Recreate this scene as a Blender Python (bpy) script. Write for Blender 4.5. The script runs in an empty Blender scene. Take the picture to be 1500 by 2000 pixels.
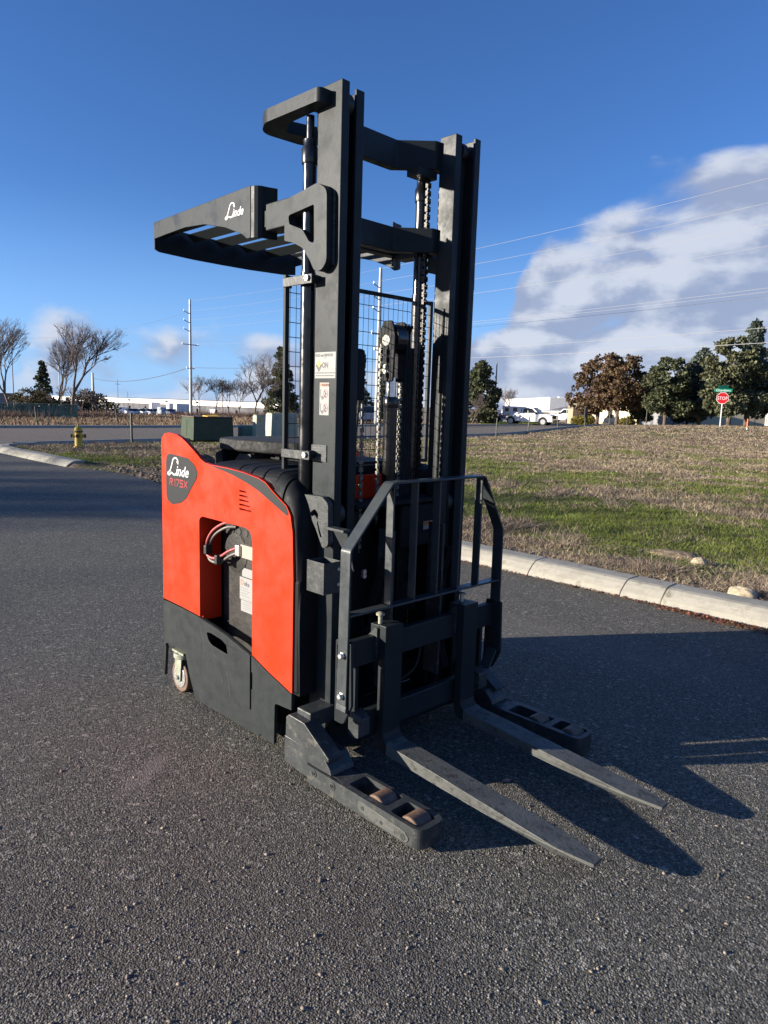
import bpy, math, random
import numpy as np
from mathutils import Vector, Matrix
from mathutils.geometry import tessellate_polygon
PI = math.pi; R = math.radians
rnd = random.Random(7); NR = np.random.RandomState(11)
C = bpy.context.scene.collection; SC = bpy.context.scene

# ------------------------------------------------------------------ camera, sky, sun, exposure
CAM = Vector((2.1814, -2.5273, 1.7045)); YAW, PITCH, ROLL, FPX = R(135.3235), R(-8.5572), R(1.7665), 1391.71
Fw = Vector((math.cos(PITCH)*math.cos(YAW), math.cos(PITCH)*math.sin(YAW), math.sin(PITCH)))
Rt = Fw.cross(Vector((0, 0, 1))).normalized(); Up = Rt.cross(Fw)
R2 = math.cos(ROLL)*Rt + math.sin(ROLL)*Up; U2 = -math.sin(ROLL)*Rt + math.cos(ROLL)*Up
cd = bpy.data.cameras.new('camera'); cam = bpy.data.objects.new('camera', cd); C.objects.link(cam)
cd.sensor_fit = 'VERTICAL'; cd.sensor_height = 36; cd.lens = 36*FPX/2000; cd.clip_start = .05; cd.clip_end = 6000
cam.matrix_world = Matrix(((R2.x, U2.x, -Fw.x, CAM.x), (R2.y, U2.y, -Fw.y, CAM.y), (R2.z, U2.z, -Fw.z, CAM.z), (0, 0, 0, 1)))
SC.camera = cam
SUN_AZ, SUN_EL = R(236), R(11.1)          # direction towards the sun, from +X counter-clockwise
sd = bpy.data.lights.new('sun', 'SUN'); sd.energy = 5.0; sd.angle = R(.5); sd.color = (1, .91, .78)
sun = bpy.data.objects.new('sun', sd); C.objects.link(sun)
sv = Vector((math.cos(SUN_AZ)*math.cos(SUN_EL), math.sin(SUN_AZ)*math.cos(SUN_EL), math.sin(SUN_EL)))
sun.rotation_euler = sv.to_track_quat('Z', 'Y').to_euler(); sun.location = (0, 0, 20)
SC.view_settings.view_transform = 'Standard'; SC.view_settings.look = 'None'
SC.view_settings.exposure = 1.13; SC.view_settings.gamma = 1; SC.view_settings.use_curve_mapping = False

class NT:
    """small helper to wire shader nodes"""
    def __init__(s, tree): s.t = tree; s.n = tree.nodes; s.l = tree.links
    def node(s, typ, **kw):
        n = s.n.new(typ)
        for k, v in kw.items(): setattr(n, k, v)
        return n
    def put(s, inp, v):
        if hasattr(v, 'is_output') or isinstance(v, bpy.types.NodeSocket): s.l.new(v, inp)
        elif v is not None: inp.default_value = v
    def math(s, op, a, b=None, c=None, clamp=False):
        n = s.node('ShaderNodeMath', operation=op, use_clamp=clamp)
        for i, v in enumerate((a, b, c)):
            if v is not None: s.put(n.inputs[i], v)
        return n.outputs[0]
    def mapr(s, v, a, b, c=0, d=1, smooth=True):
        n = s.node('ShaderNodeMapRange', interpolation_type='SMOOTHSTEP' if smooth else 'LINEAR')
        s.put(n.inputs[0], v)
        for i, q in enumerate((a, b, c, d)): s.put(n.inputs[i+1], q)
        return n.outputs[0]
    def mix(s, f, a, b, mode='MIX'):
        n = s.node('ShaderNodeMix', data_type='RGBA', blend_type=mode)
        s.put(n.inputs[0], f)
        for i, v in ((6, a), (7, b)):
            if isinstance(v, tuple) and len(v) == 3: v = (*v, 1)
            s.put(n.inputs[i], v)
        return n.outputs[2]
    def noise(s, vec, scale, detail=4, rough=.55, dist=0):
        n = s.node('ShaderNodeTexNoise'); s.put(n.inputs['Vector'], vec)
        n.inputs['Scale'].default_value = scale; n.inputs['Detail'].default_value = detail
        n.inputs['Roughness'].default_value = rough; n.inputs['Distortion'].default_value = dist
        return n.outputs['Fac']
    def vscale(s, vec, xyz, off=(0, 0, 0)):
        n = s.node('ShaderNodeVectorMath', operation='MULTIPLY_ADD'); s.put(n.inputs[0], vec)
        n.inputs[1].default_value = xyz; n.inputs[2].default_value = off
        return n.outputs[0]

W = bpy.data.worlds.new('World'); SC.world = W; W.use_nodes = True
t = NT(W.node_tree); t.n.clear()
sky = t.node('ShaderNodeTexSky', sky_type='NISHITA'); sky.sun_disc = False
sky.sun_elevation = SUN_EL; sky.sun_rotation = R(90) - SUN_AZ
sky.altitude = 900; sky.air_density = 1.0; sky.dust_density = .3; sky.ozone_density = 3.5
tc = t.node('ShaderNodeTexCoord'); D = tc.outputs['Generated']
sep = t.node('ShaderNodeSeparateXYZ'); t.put(sep.inputs[0], D)
el = t.math('MULTIPLY', t.math('ARCSINE', sep.outputs[2]), 180/PI)
az = t.math('MULTIPLY', t.math('ARCTAN2', sep.outputs[1], sep.outputs[0]), 180/PI)
def cloudfield(off):
    v = t.vscale(D, (1, 1, 1.9), off)
    big = t.noise(v, 4.0, 2, .5); fine = t.noise(v, 8.0, 8, .52, .2)
    return t.math('ADD', t.math('MULTIPLY', big, .45), t.math('MULTIPLY', fine, .55))
n0 = cloudfield((0, 0, 0)); n1 = cloudfield((-.010, -.016, .030))
# the big bank stands to the north (azimuth under 130) and reaches 19 degrees up; thin cumulus lie low to the west
top = t.node('ShaderNodeFloatCurve'); cm = top.mapping; cv = cm.curves[0]
pts = [(0, .40), (.42, .40), (.56, .60), (.60, .60), (.64, .59), (.672, .55), (.690, .48), (.703, .30), (.73, .19), (.765, .0), (1, 0)]
while len(cv.points) < len(pts): cv.points.new(.5, .5)
for p_, q_ in zip(cv.points, pts): p_.location = q_
cm.update()
azn = t.math('DIVIDE', t.math('ADD', az, 0), 180, clamp=True); t.put(top.inputs['Value'], azn)
etop = t.math('MULTIPLY', top.outputs[0], 31)
bank = t.mapr(t.math('SUBTRACT', etop, el), -2.5, 5.0, -.34, .185)
low = t.mapr(el, 1.0, 9.0, .085, -.24)
wis = t.mapr(el, 12, 60, -.30, -.22)
cov = t.math('MAXIMUM', t.math('MAXIMUM', bank, low), wis)
dens = t.mapr(t.math('ADD', n0, cov), .46, .62, 0, 1)
lit = t.mapr(t.math('SUBTRACT', n0, n1), -.05, .075, 0, 1)
ccol = t.mix(lit, (2.9, 3.45, 4.9), (5.6, 6.0, 6.9))
skyc = t.mix(1.0, sky.outputs[0], (.88, 1.17, 1.66), 'MULTIPLY')
hz = t.mapr(el, -2, 16, .62, 0)
skyh = t.mix(hz, skyc, (3.3, 5.9, 10.6))
fin = t.mix(t.math('MULTIPLY', dens, .93), skyh, ccol)
bg = t.node('ShaderNodeBackground'); t.put(bg.inputs[0], fin); bg.inputs[1].default_value = .055
out = t.node('ShaderNodeOutputWorld'); t.l.new(bg.outputs[0], out.inputs[0])

# ------------------------------------------------------------------ helpers
def P3(axis, a, b, c):
    return {'y': (a, c, b), 'x': (c, a, b), 'z': (a, b, c)}[axis]
class MB:
    def __init__(s): s.v = []; s.f = []; s.sm = []
    def add(s, vs, fs, smooth=False):
        o = len(s.v); s.v += [tuple(p) for p in vs]
        s.f += [tuple(o+i for i in f) for f in fs]; s.sm += [smooth]*len(fs); return s
    def box(s, a, b):
        x0, y0, z0 = a; x1, y1, z1 = b
        return s.add([(x0,y0,z0),(x1,y0,z0),(x1,y1,z0),(x0,y1,z0),(x0,y0,z1),(x1,y0,z1),(x1,y1,z1),(x0,y1,z1)],
                     [(0,3,2,1),(4,5,6,7),(0,1,5,4),(1,2,6,5),(2,3,7,6),(3,0,4,7)])
    def prism(s, poly, axis, a, b):
        n = len(poly)
        vs = [P3(axis, p[0], p[1], a) for p in poly] + [P3(axis, p[0], p[1], b) for p in poly]
        return s.add(vs, [tuple(range(n)), tuple(range(2*n-1, n-1, -1))] + [(i, i+n, (i+1) % n+n, (i+1) % n) for i in range(n)])
    def plate(s, outer, holes, axis, a, b):
        loops = [list(outer)] + [list(h) for h in holes]
        flat = [p for l in loops for p in l]; n = len(flat)
        tr = tessellate_polygon([[Vector((p[0], p[1], 0)) for p in l] for l in loops])
        vs = [P3(axis, p[0], p[1], a) for p in flat] + [P3(axis, p[0], p[1], b) for p in flat]
        fs = [tuple(q) for q in tr] + [tuple(i+n for i in reversed(q)) for q in tr]
        o = 0
        for l in loops:
            m = len(l)
            for i in range(m):
                j = (i+1) % m; fs.append((o+i, o+i+n, o+j+n, o+j))
            o += m
        return s.add(vs, fs)
    def tube(s, path, r, n=10, closed=False, caps=True, smooth=True):
        path = [Vector(p) for p in path]; m = len(path); rs = r if isinstance(r, (list, tuple)) else [r]*m
        vs = []; up = None
        for i, p in enumerate(path):
            d = (path[min(i+1, m-1)]-path[max(i-1, 0)]).normalized()
            if up is None: up = Vector((0, 0, 1)) if abs(d.z) < .9 else Vector((1, 0, 0))
            a = d.cross(up).normalized(); b = a.cross(d).normalized(); up = b
            for k in range(n):
                t_ = 2*PI*k/n; vs.append(p + rs[i]*(math.cos(t_)*a+math.sin(t_)*b))
        fs = [(i*n+k, i*n+(k+1) % n, (i+1)*n+(k+1) % n, (i+1)*n+k) for i in range(m-1) for k in range(n)]
        s.add(vs, fs, smooth)
        if caps:
            o = len(s.v)-len(vs)
            s.f += [tuple(o+k for k in range(n-1, -1, -1)), tuple(o+(m-1)*n+k for k in range(n))]; s.sm += [False]*2
        return s
    def cyl(s, a, b, r, n=20): return s.tube([a, b], r, n)
    def lathe(s, prof, c, n=20, smooth=True):
        vs = []; 
        for r_, z in prof:
            for k in range(n): vs.append((c[0]+r_*math.cos(2*PI*k/n), c[1]+r_*math.sin(2*PI*k/n), c[2]+z))
        m = len(prof)
        fs = [(i*n+k, i*n+(k+1) % n, (i+1)*n+(k+1) % n, (i+1)*n+k) for i in range(m-1) for k in range(n)]
        fs += [tuple(range(n-1, -1, -1)), tuple((m-1)*n+k for k in range(n))]
        return s.add(vs, fs, smooth)
    def ribbon(s, pts, w, axis, pos, flip=1):
        """one continuous flat stroke in the plane axis=pos: marks and letters"""
        P = [Vector(p[:2]) for p in pts]; P = [p for i, p in enumerate(P) if i == 0 or (p-P[i-1]).length > 1e-6]; n = len(P)
        if n < 2: return s
        s.rb = getattr(s, 'rb', 0)+1; pos = pos-.00006*s.rb
        V = []
        for i, p in enumerate(P):
            a = (p-P[i-1]).normalized() if i else (P[1]-P[0]).normalized(); b_ = (P[i+1]-p).normalized() if i < n-1 else a
            d = (a+b_); d = d.normalized() if d.length > .2 else a
            nn = Vector((-d.y, d.x)); k = min(1.6, 1/max(.4, nn.dot(Vector((-a.y, a.x)))))
            e = d*w*.25*(-1 if i == 0 else 1 if i == n-1 else 0)
            V += [p+e+nn*w/2*k, p+e-nn*w/2*k]
        return s.add([P3(axis, q.x, q.y, pos) for q in V], [(2*i, 2*i+1, 2*i+3, 2*i+2) for i in range(n-1)])
    def build(s, name, mat, parent=None, bevel=0, loc=None, rot=None, seg=2):
        me = bpy.data.meshes.new(name); me.from_pydata(s.v, [], s.f); me.update()
        me.polygons.foreach_set('use_smooth', s.sm)
        if bevel or True:
            import bmesh
            bm = bmesh.new(); bm.from_mesh(me); bmesh.ops.recalc_face_normals(bm, faces=bm.faces); bm.to_mesh(me); bm.free()
        if any(s.sm): me.set_sharp_from_angle(angle=R(42))
        o = bpy.data.objects.new(name, me); C.objects.link(o)
        if mat: me.materials.append(mat)
        if bevel:
            md = o.modifiers.new('bevel', 'BEVEL'); md.width = bevel; md.segments = seg; md.limit_method = 'ANGLE'; md.angle_limit = R(35)
            md.harden_normals = False
        if loc: o.location = loc
        if rot is not None: o.rotation_euler = rot
        if parent is not None:
            o.parent = parent
            if parent.get('_w'): o.matrix_parent_inverse = Matrix.Translation(-Vector(parent.location))
        return o
def rpoly(pts, r=.01, n=5):
    out = []; m = len(pts)
    for i, p in enumerate(pts):
        rr = p[2] if len(p) > 2 else r
        a = Vector(pts[i-1][:2]); b = Vector(p[:2]); c = Vector(pts[(i+1) % m][:2])
        u = (a-b); v = (c-b); lu, lv = u.length, v.length
        if rr <= 0 or lu < 1e-6 or lv < 1e-6: out.append(tuple(b)); continue
        u /= lu; v /= lv; ang = math.acos(max(-1, min(1, u.dot(v))))
        if ang > PI-.05: out.append(tuple(b)); continue
        d = min(rr/math.tan(ang/2), lu*.48, lv*.48)
        p0 = b+u*d; p1 = b+v*d
        for k in range(n+1):
            t_ = k/n; q = p0*(1-t_)**2 + b*2*t_*(1-t_) + p1*t_*t_; out.append((q.x, q.y))
    return out
def smooth_line(pts, n=6):
    out = []; m = len(pts)
    for i in range(m-1):
        p0, p1, p2, p3 = [Vector(pts[max(0, min(m-1, j))]) for j in (i-1, i, i+1, i+2)]
        for k in range(n):
            t_ = k/n
            out.append(.5*((2*p1)+(-p0+p2)*t_+(2*p0-5*p1+4*p2-p3)*t_*t_+(-p0+3*p1-3*p2+p3)*t_**3))
    out.append(Vector(pts[-1])); return [tuple(q) for q in out]
def tag(o, label=None, cat=None, group=None, kind=None):
    if label: o['label'] = label
    if cat: o['category'] = cat
    if group: o['group'] = group
    if kind: o['kind'] = kind
    return o
def empty(name, loc, label, cat, group=None, rz=0):
    o = bpy.data.objects.new(name, None); C.objects.link(o); o.location = loc; o.rotation_euler = (0, 0, rz)
    o.empty_display_size = .2
    return tag(o, label, cat, group)
def rawmesh(name, V, F, mat, parent=None, smooth=False, kind=None):
    """numpy verts (n,3) and faces (m,3 or 4) -> object"""
    V = np.asarray(V, np.float32); F = np.asarray(F, np.int32); k = F.shape[1]
    me = bpy.data.meshes.new(name); me.vertices.add(len(V)); me.vertices.foreach_set('co', V.ravel())
    me.loops.add(F.size); me.loops.foreach_set('vertex_index', F.ravel())
    me.polygons.add(len(F)); me.polygons.foreach_set('loop_start', np.arange(0, F.size, k, dtype=np.int32))
    me.polygons.foreach_set('loop_total', np.full(len(F), k, np.int32))
    me.update(calc_edges=True)
    if smooth: me.polygons.foreach_set('use_smooth', np.ones(len(F), bool))
    me.materials.append(mat); o = bpy.data.objects.new(name, me); C.objects.link(o)
    if parent is not None: o.parent = parent
    if kind: o['kind'] = kind
    return o
def text(name, s, size, mat, parent, loc, rot, ext=.0006, sx=1, shear=0, off=0):
    c = bpy.data.curves.new(name, 'FONT'); c.body = s; c.size = size; c.extrude = ext; c.shear = shear; c.offset = off; c.resolution_u = 2
    c.align_x = 'LEFT'; tmp = bpy.data.objects.new(name+'_tmp', c); C.objects.link(tmp)
    bpy.context.view_layer.update()
    me = bpy.data.meshes.new_from_object(tmp.evaluated_get(bpy.context.evaluated_depsgraph_get()))
    bpy.data.objects.remove(tmp); bpy.data.curves.remove(c)
    me.name = name; me.materials.clear(); me.materials.append(mat)
    o = bpy.data.objects.new(name, me); C.objects.link(o); o.location = loc; o.rotation_euler = rot; o.scale = (sx, 1, 1)
    if parent is not None:
        o.parent = parent
        if parent.get('_w'): o.matrix_parent_inverse = Matrix.Translation(-Vector(parent.location))
    return o

# ------------------------------------------------------------------ materials
def mat(name, col, rough=.5, metal=0, var=0, vscale=8, bump=0, bscale=60, dirt=None, spec=.5, coat=0, island=0, trans=0):
    m = bpy.data.materials.new(name); m.use_nodes = True; t = NT(m.node_tree); b = t.n['Principled BSDF']
    c = (*col, 1); b.inputs['Roughness'].default_value = rough; b.inputs['Metallic'].default_value = metal
    b.inputs['Specular IOR Level'].default_value = spec; b.inputs['Coat Weight'].default_value = coat
    b.inputs['Coat Roughness'].default_value = .12
    g = t.node('ShaderNodeNewGeometry'); pos = g.outputs['Position']
    cur = c
    if var:
        nz = t.noise(pos, vscale, 6, .6)
        dk = tuple(x*(1-var) for x in col); lt = tuple(min(1, x*(1+var)) for x in col)
        cur = t.mix(t.mapr(nz, .3, .7), dk, lt)
        t.put(b.inputs['Roughness'], t.mapr(t.noise(pos, vscale*2.3, 5, .6), .25, .75, max(.04, rough-.12), min(1, rough+.14)))
    if dirt:
        dc, lo, hi, sc = dirt
        cur = t.mix(t.mapr(t.noise(t.vscale(pos, (1, 1, 1)), sc, 8, .68), lo, hi), cur, dc)
    if island:
        hs = t.node('ShaderNodeHueSaturation'); t.put(hs.inputs['Color'], cur)
        t.put(hs.inputs['Value'], t.mapr(g.outputs['Random Per Island'], 0, 1, 1-island, 1+island, False))
        t.put(hs.inputs['Hue'], t.mapr(t.math('FRACT', t.math('MULTIPLY', g.outputs['Random Per Island'], 37.7)), 0, 1, .5-.03, .5+.03, False))
        cur = hs.outputs[0]
    t.put(b.inputs['Base Color'], cur)
    if bump:
        bp = t.node('ShaderNodeBump'); bp.inputs['Strength'].default_value = bump; bp.inputs['Distance'].default_value = .01
        t.put(bp.inputs['Height'], t.noise(pos, bscale, 5, .6)); t.put(b.inputs['Normal'], bp.outputs[0])
    if trans: 
        tr = t.node('ShaderNodeBsdfTranslucent'); t.put(tr.inputs[0], cur)
        mx = t.node('ShaderNodeMixShader'); mx.inputs[0].default_value = trans
        t.l.new(b.outputs[0], mx.inputs[1]); t.l.new(tr.outputs[0], mx.inputs[2]); t.l.new(mx.outputs[0], t.n['Material Output'].inputs[0])
    return m
DUST = (.11, .10, .085)
M = dict(
 steel=mat('charcoal_paint', (.0205, .0252, .0275), .42, var=.06, vscale=4, bump=.04, bscale=90, dirt=((.042, .044, .043), .60, .85, 11), spec=.16),
 worn=mat('worn_charcoal_paint', (.038, .0425, .044), .44, var=.16, vscale=9, bump=.15, bscale=70, dirt=((.105, .10, .088), .50, .72, 24), spec=.35),
 rest=mat('backrest_paint', (.042, .049, .052), .36, var=.10, vscale=6, bump=.06, bscale=60, spec=.45),
 fork=mat('fork_steel', (.092, .095, .088), .50, var=.2, vscale=7, bump=.2, bscale=80, dirt=((.05, .048, .043), .50, .66, 26), spec=.3),
 skirt=mat('skirt_paint', (.022, .0262, .0275), .5, spec=.2, var=.05, vscale=6, bump=.05, bscale=120, dirt=((.040, .038, .034), .58, .78, 14)),
 plastic=mat('black_plastic', (.010, .011, .013), .6, spec=.15, var=.15, vscale=12, bump=.12, bscale=300),
 rubber=mat('black_rubber', (.010, .010, .010), .75, var=.2, vscale=20),
 gloss=mat('gloss_black_cylinder', (.008, .008, .009), .22, var=.1, vscale=6, spec=.6),
 chrome=mat('chrome', (.62, .63, .66), .12, 1.0, var=.1),
 zinc=mat('zinc_bolt', (.62, .62, .60), .35, .9, var=.2, vscale=60),
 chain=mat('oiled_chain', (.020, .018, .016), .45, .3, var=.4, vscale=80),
 chainlit=mat('lit_chain', (.17, .16, .13), .45, .3, var=.5, vscale=120),  # lit copy of the chain colour, light painted in as a paler base
 orange=mat('orange_paint', (.60, .0345, .0085), .36, var=.012, vscale=3, bump=.02, bscale=140, spec=.22, coat=.05),
 white=mat('white_print', (.30, .30, .29), .5, spec=.2), red=mat('red_print', (.30, .008, .012), .45), black=mat('black_print', (.012, .012, .012), .5),
 grey=mat('grey_print', (.09, .09, .09), .5), yellow=mat('yellow_print', (.42, .30, .02), .5), warn=mat('warning_orange', (.45, .12, .01), .5),
 badge=mat('badge_grey', (.021, .023, .024), .5, spec=.2),
 tread=mat('brown_polyurethane', (.135, .078, .05), .6, var=.2, vscale=30, bump=.1, bscale=90, dirt=((.20, .17, .13), .5, .75, 20)),
 cast=mat('dull_green_casting', (.30, .32, .24), .5, .2, var=.2, vscale=30, dirt=((.12, .10, .07), .52, .7, 40)),
 cablered=mat('faded_red_cable', (.36, .06, .058), .5, var=.15, vscale=30), cablegrey=mat('grey_cable', (.15, .14, .125), .5, var=.15, vscale=30),
 battery=mat('battery_case', (.024, .022, .020), .55, spec=.25, var=.35, vscale=14, bump=.3, bscale=40, dirt=((.055, .05, .04), .52, .72, 10)),
 cream=mat('cream_plastic', (.34, .32, .25), .5),
)
# ------------------------------------------------------------------ terrain
def S(x): x = np.clip(x, 0, 1); return x*x*(3-2*x)
def H(x, y):
    x = np.asarray(x, float); y = np.asarray(y, float)
    return .7*S((y-33)/22)*S((x+40)/18) - .0235*np.clip(-x-58, 0, 200) - .2*S((-x-300)/300)
def h(x, y): return float(H(x, y))
def at(u, d):
    """ground point d metres from the camera station along the bearing u"""
    v = Fw + R2*(u-750)/FPX - U2*(800-1000)/FPX; a = math.atan2(v.y, v.x)
    x = CAM.x + d*math.cos(a); y = CAM.y + d*math.sin(a); return Vector((x, y, h(x, y)))
def xn(y): return np.interp(y, [-80, 3, 5, 10, 31, 43, 55, 68, 110, 300], [-23.2, -22.6, -23.0, -24.1, -24.9, -27, -29.2, -31.2, -38, -70])
def xf(y): return np.interp(y, [-80, 9, 16, 52, 60, 110, 300], [-35.6, -35.9, -36.1, -40.2, -41.2, -49, -82])
def vnoise(x, y, s, seed=0):
    x = np.asarray(x)*s+seed*17.3; y = np.asarray(y)*s+seed*9.1
    xi = np.floor(x); yi = np.floor(y); fx = x-xi; fy = y-yi; fx = fx*fx*(3-2*fx); fy = fy*fy*(3-2*fy)
    def hsh(a, b): q = np.sin(a*127.1+b*311.7+seed*3.7)*43758.5453; return q-np.floor(q)
    return (hsh(xi, yi)*(1-fx)+hsh(xi+1, yi)*fx)*(1-fy)+(hsh(xi, yi+1)*(1-fx)+hsh(xi+1, yi+1)*fx)*fy
def fbm(x, y, s, seed=0, o=4):
    a = 0; w = 1; tt = 0
    for i in range(o): a = a+w*vnoise(x, y, s*2**i, seed+i); tt += w; w *= .55
    return a/tt
def asphalt_mat(name, base, stone, sc, bump, patch=.25, gain=1, marks=False):
    m = bpy.data.materials.new(name); m.use_nodes = True; t = NT(m.node_tree); b = t.n['Principled BSDF']
    g = t.node('ShaderNodeNewGeometry'); pos = g.outputs['Position']
    vo = t.node('ShaderNodeTexVoronoi'); t.put(vo.inputs['Vector'], pos); vo.inputs['Scale'].default_value = sc
    vo2 = t.node('ShaderNodeTexVoronoi'); t.put(vo2.inputs['Vector'], pos); vo2.inputs['Scale'].default_value = sc*.42
    sp = t.node('ShaderNodeSeparateColor'); t.put(sp.inputs[0], vo.outputs['Color'])
    sp2 = t.node('ShaderNodeSeparateColor'); t.put(sp2.inputs[0], vo2.outputs['Color'])
    big = t.mapr(t.noise(pos, .9, 6, .6), .3, .7); mid = t.mapr(t.noise(pos, 6, 5, .65), .3, .7)
    c = t.mix(t.math('MULTIPLY', big, patch*2), tuple(x*(1-patch*.4) for x in base), tuple(x*(1+patch*.6) for x in base))
    c = t.mix(t.math('MULTIPLY', mid, .35), c, tuple(x*.72 for x in base))
    c = t.mix(t.mapr(sp.outputs[0], .55, 1.0, 0, .55*gain), c, stone)
    c = t.mix(t.mapr(sp.outputs[1], .0, .34, .80, 0), c, (.012, .012, .013))
    c = t.mix(t.mapr(sp2.outputs[0], .95, .99, 0, .32*gain), c, tuple(min(1, x*1.7) for x in stone))
    if marks:
        nzw = t.noise(pos, 7, 5, .65)
        for (cx, cy, an, lx, ly, amt, col) in ((-.98, -1.46, 20, .055, .085, .75, (.088, .082, .070)), (-.72, -1.15, 35, .07, .26, .42, (.27, .23, .215)), (.35, -1.35, 20, .9, .7, .30, (.115, .090, .075)), (-1.6, 1.9, 8, 3.5, .5, .25, (.20, .19, .17)), (1.5, -1.75, 60, .5, .25, .4, (.07, .064, .056)), (-.2, -2.0, 130, .35, .7, .25, (.075, .07, .06)), (-3.6, -1.2, 60, .5, 1.4, .35, (.065, .062, .06)),
                                               (1.1, -1.1, 80, .25, .9, .35, (.075, .07, .066)), (-1.9, -2.2, 10, 1.1, .28, .30, (.17, .16, .15)), (-7, 2.4, 5, 3.2, .35, .4, (.20, .19, .175)), (1.2, 2.2, 40, .5, 1.6, .3, (.075, .07, .07))):
            mp = t.node('ShaderNodeMapping', vector_type='TEXTURE'); t.put(mp.inputs[0], pos); mp.inputs[1].default_value = (cx, cy, 0); mp.inputs[2].default_value = (0, 0, R(an)); mp.inputs[3].default_value = (lx, ly, 1)
            ln = t.node('ShaderNodeVectorMath', operation='LENGTH'); t.put(ln.inputs[0], mp.outputs[0])
            f = t.mapr(t.math('ADD', ln.outputs['Value'], t.math('MULTIPLY', nzw, .9)), .75, 1.5, amt, 0)
            c = t.mix(f, c, col)
        c = t.mix(t.mapr(t.noise(t.vscale(pos, (.5, 2.2, 1)), 1.1, 6, .7), .5, .75, 0, .35), c, (.07, .066, .064))
    t.put(b.inputs['Base Color'], c)
    t.put(b.inputs['Roughness'], t.mapr(sp.outputs[2], 0, 1, .55, .85)); b.inputs['Specular IOR Level'].default_value = .15
    hgt = t.math('ADD', t.mapr(vo.outputs['Distance'], 0, .75, 1, 0), t.math('MULTIPLY', t.noise(pos, sc*1.3, 4, .7), .8))
    bp = t.node('ShaderNodeBump'); bp.inputs['Strength'].default_value = bump; bp.inputs['Distance'].default_value = .006
    t.put(bp.inputs['Height'], hgt); t.put(b.inputs['Normal'], bp.outputs[0])
    return m
def ground_mat():
    m = bpy.data.materials.new('field_soil'); m.use_nodes = True; t = NT(m.node_tree); b = t.n['Principled BSDF']
    g = t.node('ShaderNodeNewGeometry'); pos = g.outputs['Position']
    c = t.mix(t.mapr(t.noise(pos, .35, 6, .62), .42, .6), (.17, .13, .09), (.09, .11, .03))
    c = t.mix(t.mapr(t.noise(pos, 1.6, 6, .7), .40, .62), c, (.22, .17, .125))
    c = t.mix(t.mapr(t.noise(pos, 9, 6, .75), .45, .7), c, (.04, .032, .024))
    sx = t.node('ShaderNodeSeparateXYZ'); t.put(sx.inputs[0], pos)
    far = t.mapr(sx.outputs[0], -34, -40, 0, .9)
    c = t.mix(far, c, t.mix(t.mapr(t.noise(pos, .5, 6, .7), .35, .65), (.26, .19, .125), (.19, .14, .09)))
    t.put(b.inputs['Base Color'], c); b.inputs['Roughness'].default_value = .95; b.inputs['Specular IOR Level'].default_value = .1
    bp = t.node('ShaderNodeBump'); bp.inputs['Strength'].default_value = .7; bp.inputs['Distance'].default_value = .03
    t.put(bp.inputs['Height'], t.noise(pos, 26, 6, .7)); t.put(b.inputs['Normal'], bp.outputs[0])
    return m
SOIL = ground_mat()
LOT = asphalt_mat('lot_asphalt', (.114, .109, .091), (.33, .30, .25), 140, .75, gain=1.35, marks=True)
ROAD = asphalt_mat('road_asphalt', (.25, .205, .15), (.32, .27, .20), 60, .3, .12)
CONC = mat('concrete', (.35, .33, .275), .85, spec=.2, var=.16, vscale=5, bump=.4, bscale=90, dirt=((.17, .155, .12), .50, .72, 5))
def grid(name, xs, ys, z, mat_, keep=None, kind='structure', off=0):
    X, Y = np.meshgrid(xs, ys); Z = z(X, Y)+off
    V = np.stack([X, Y, Z], -1).reshape(-1, 3); nx, ny = len(xs), len(ys)
    i, j = np.meshgrid(np.arange(nx-1), np.arange(ny-1)); a = (j*nx+i).ravel()
    F = np.stack([a, a+1, a+1+nx, a+nx], 1)
    if keep is not None:
        cx = V[F][:, :, 0].mean(1); cy = V[F][:, :, 1].mean(1); F = F[keep(cx, cy)]
    o = rawmesh(name, V, F, mat_, smooth=True); o['kind'] = kind; return o
def lot_edge(x): return np.interp(x, [-22.7, -20, -15, -14.6, -13.8, -12.6, -11.4, -10.8, -9, -6, -4.6, -4.0, 40], [4.1, 3.98, 3.98, 4.28, 4.42, 4.43, 4.31, 4.19, 4.0, 3.85, 3.8, 3.8, 3.8])
def gz(X, Y):
    """field height: turf sits 8 cm above the lot behind the kerb, sinks under lot and road"""
    turf = S((Y-4.0)/.12)*S((X+22.2)/.5)*.085
    rough = (fbm(X, Y, .9, 3)-.5)*.10*S((Y-4.3)/1.2) + (fbm(X, Y, 4, 5)-.5)*.05*S((Y-4.1)/.6)
    onroad = (X < xn(Y)+.35) & (X > xf(Y)-.35)
    lot = (Y < np.maximum(3.86, lot_edge(X)-.06)) & (X > xn(Y)-1)
    q = H(X, Y)+turf+np.where(X > xn(Y)+.35, rough, rough*.6)
    dirt = (X < -3.6) & (X > -15) & (Y > 3.5) & (Y < 4.9)
    q = np.where(dirt, np.minimum(q, -.03+.06*S((Y-lot_edge(X))/.25)+.02*(fbm(X, Y, 6, 2))), q)
    return np.where(onroad | lot, H(X, Y)-.06, q)
def span(a, b, c, n1, n2, n3, far):
    return np.concatenate([a-np.geomspace(far, .3, n1)+.3, np.linspace(a, b, n2)[1:-1], np.linspace(b, c, n3), c+np.geomspace(.3, far, n1)])
xs = np.unique(np.concatenate([-60-np.geomspace(1, 2600, 34), np.linspace(-60, -16, 110), np.linspace(-16, 6, 190), 6+np.geomspace(.4, 2500, 30)]))
ys = np.unique(np.concatenate([-30-np.geomspace(1, 2500, 24), np.linspace(-30, 3.2, 22), np.linspace(3.3, 14, 130), np.linspace(14, 80, 110), 80+np.geomspace(2, 2600, 30)]))
grid('ground', xs, ys, gz, SOIL)
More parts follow.
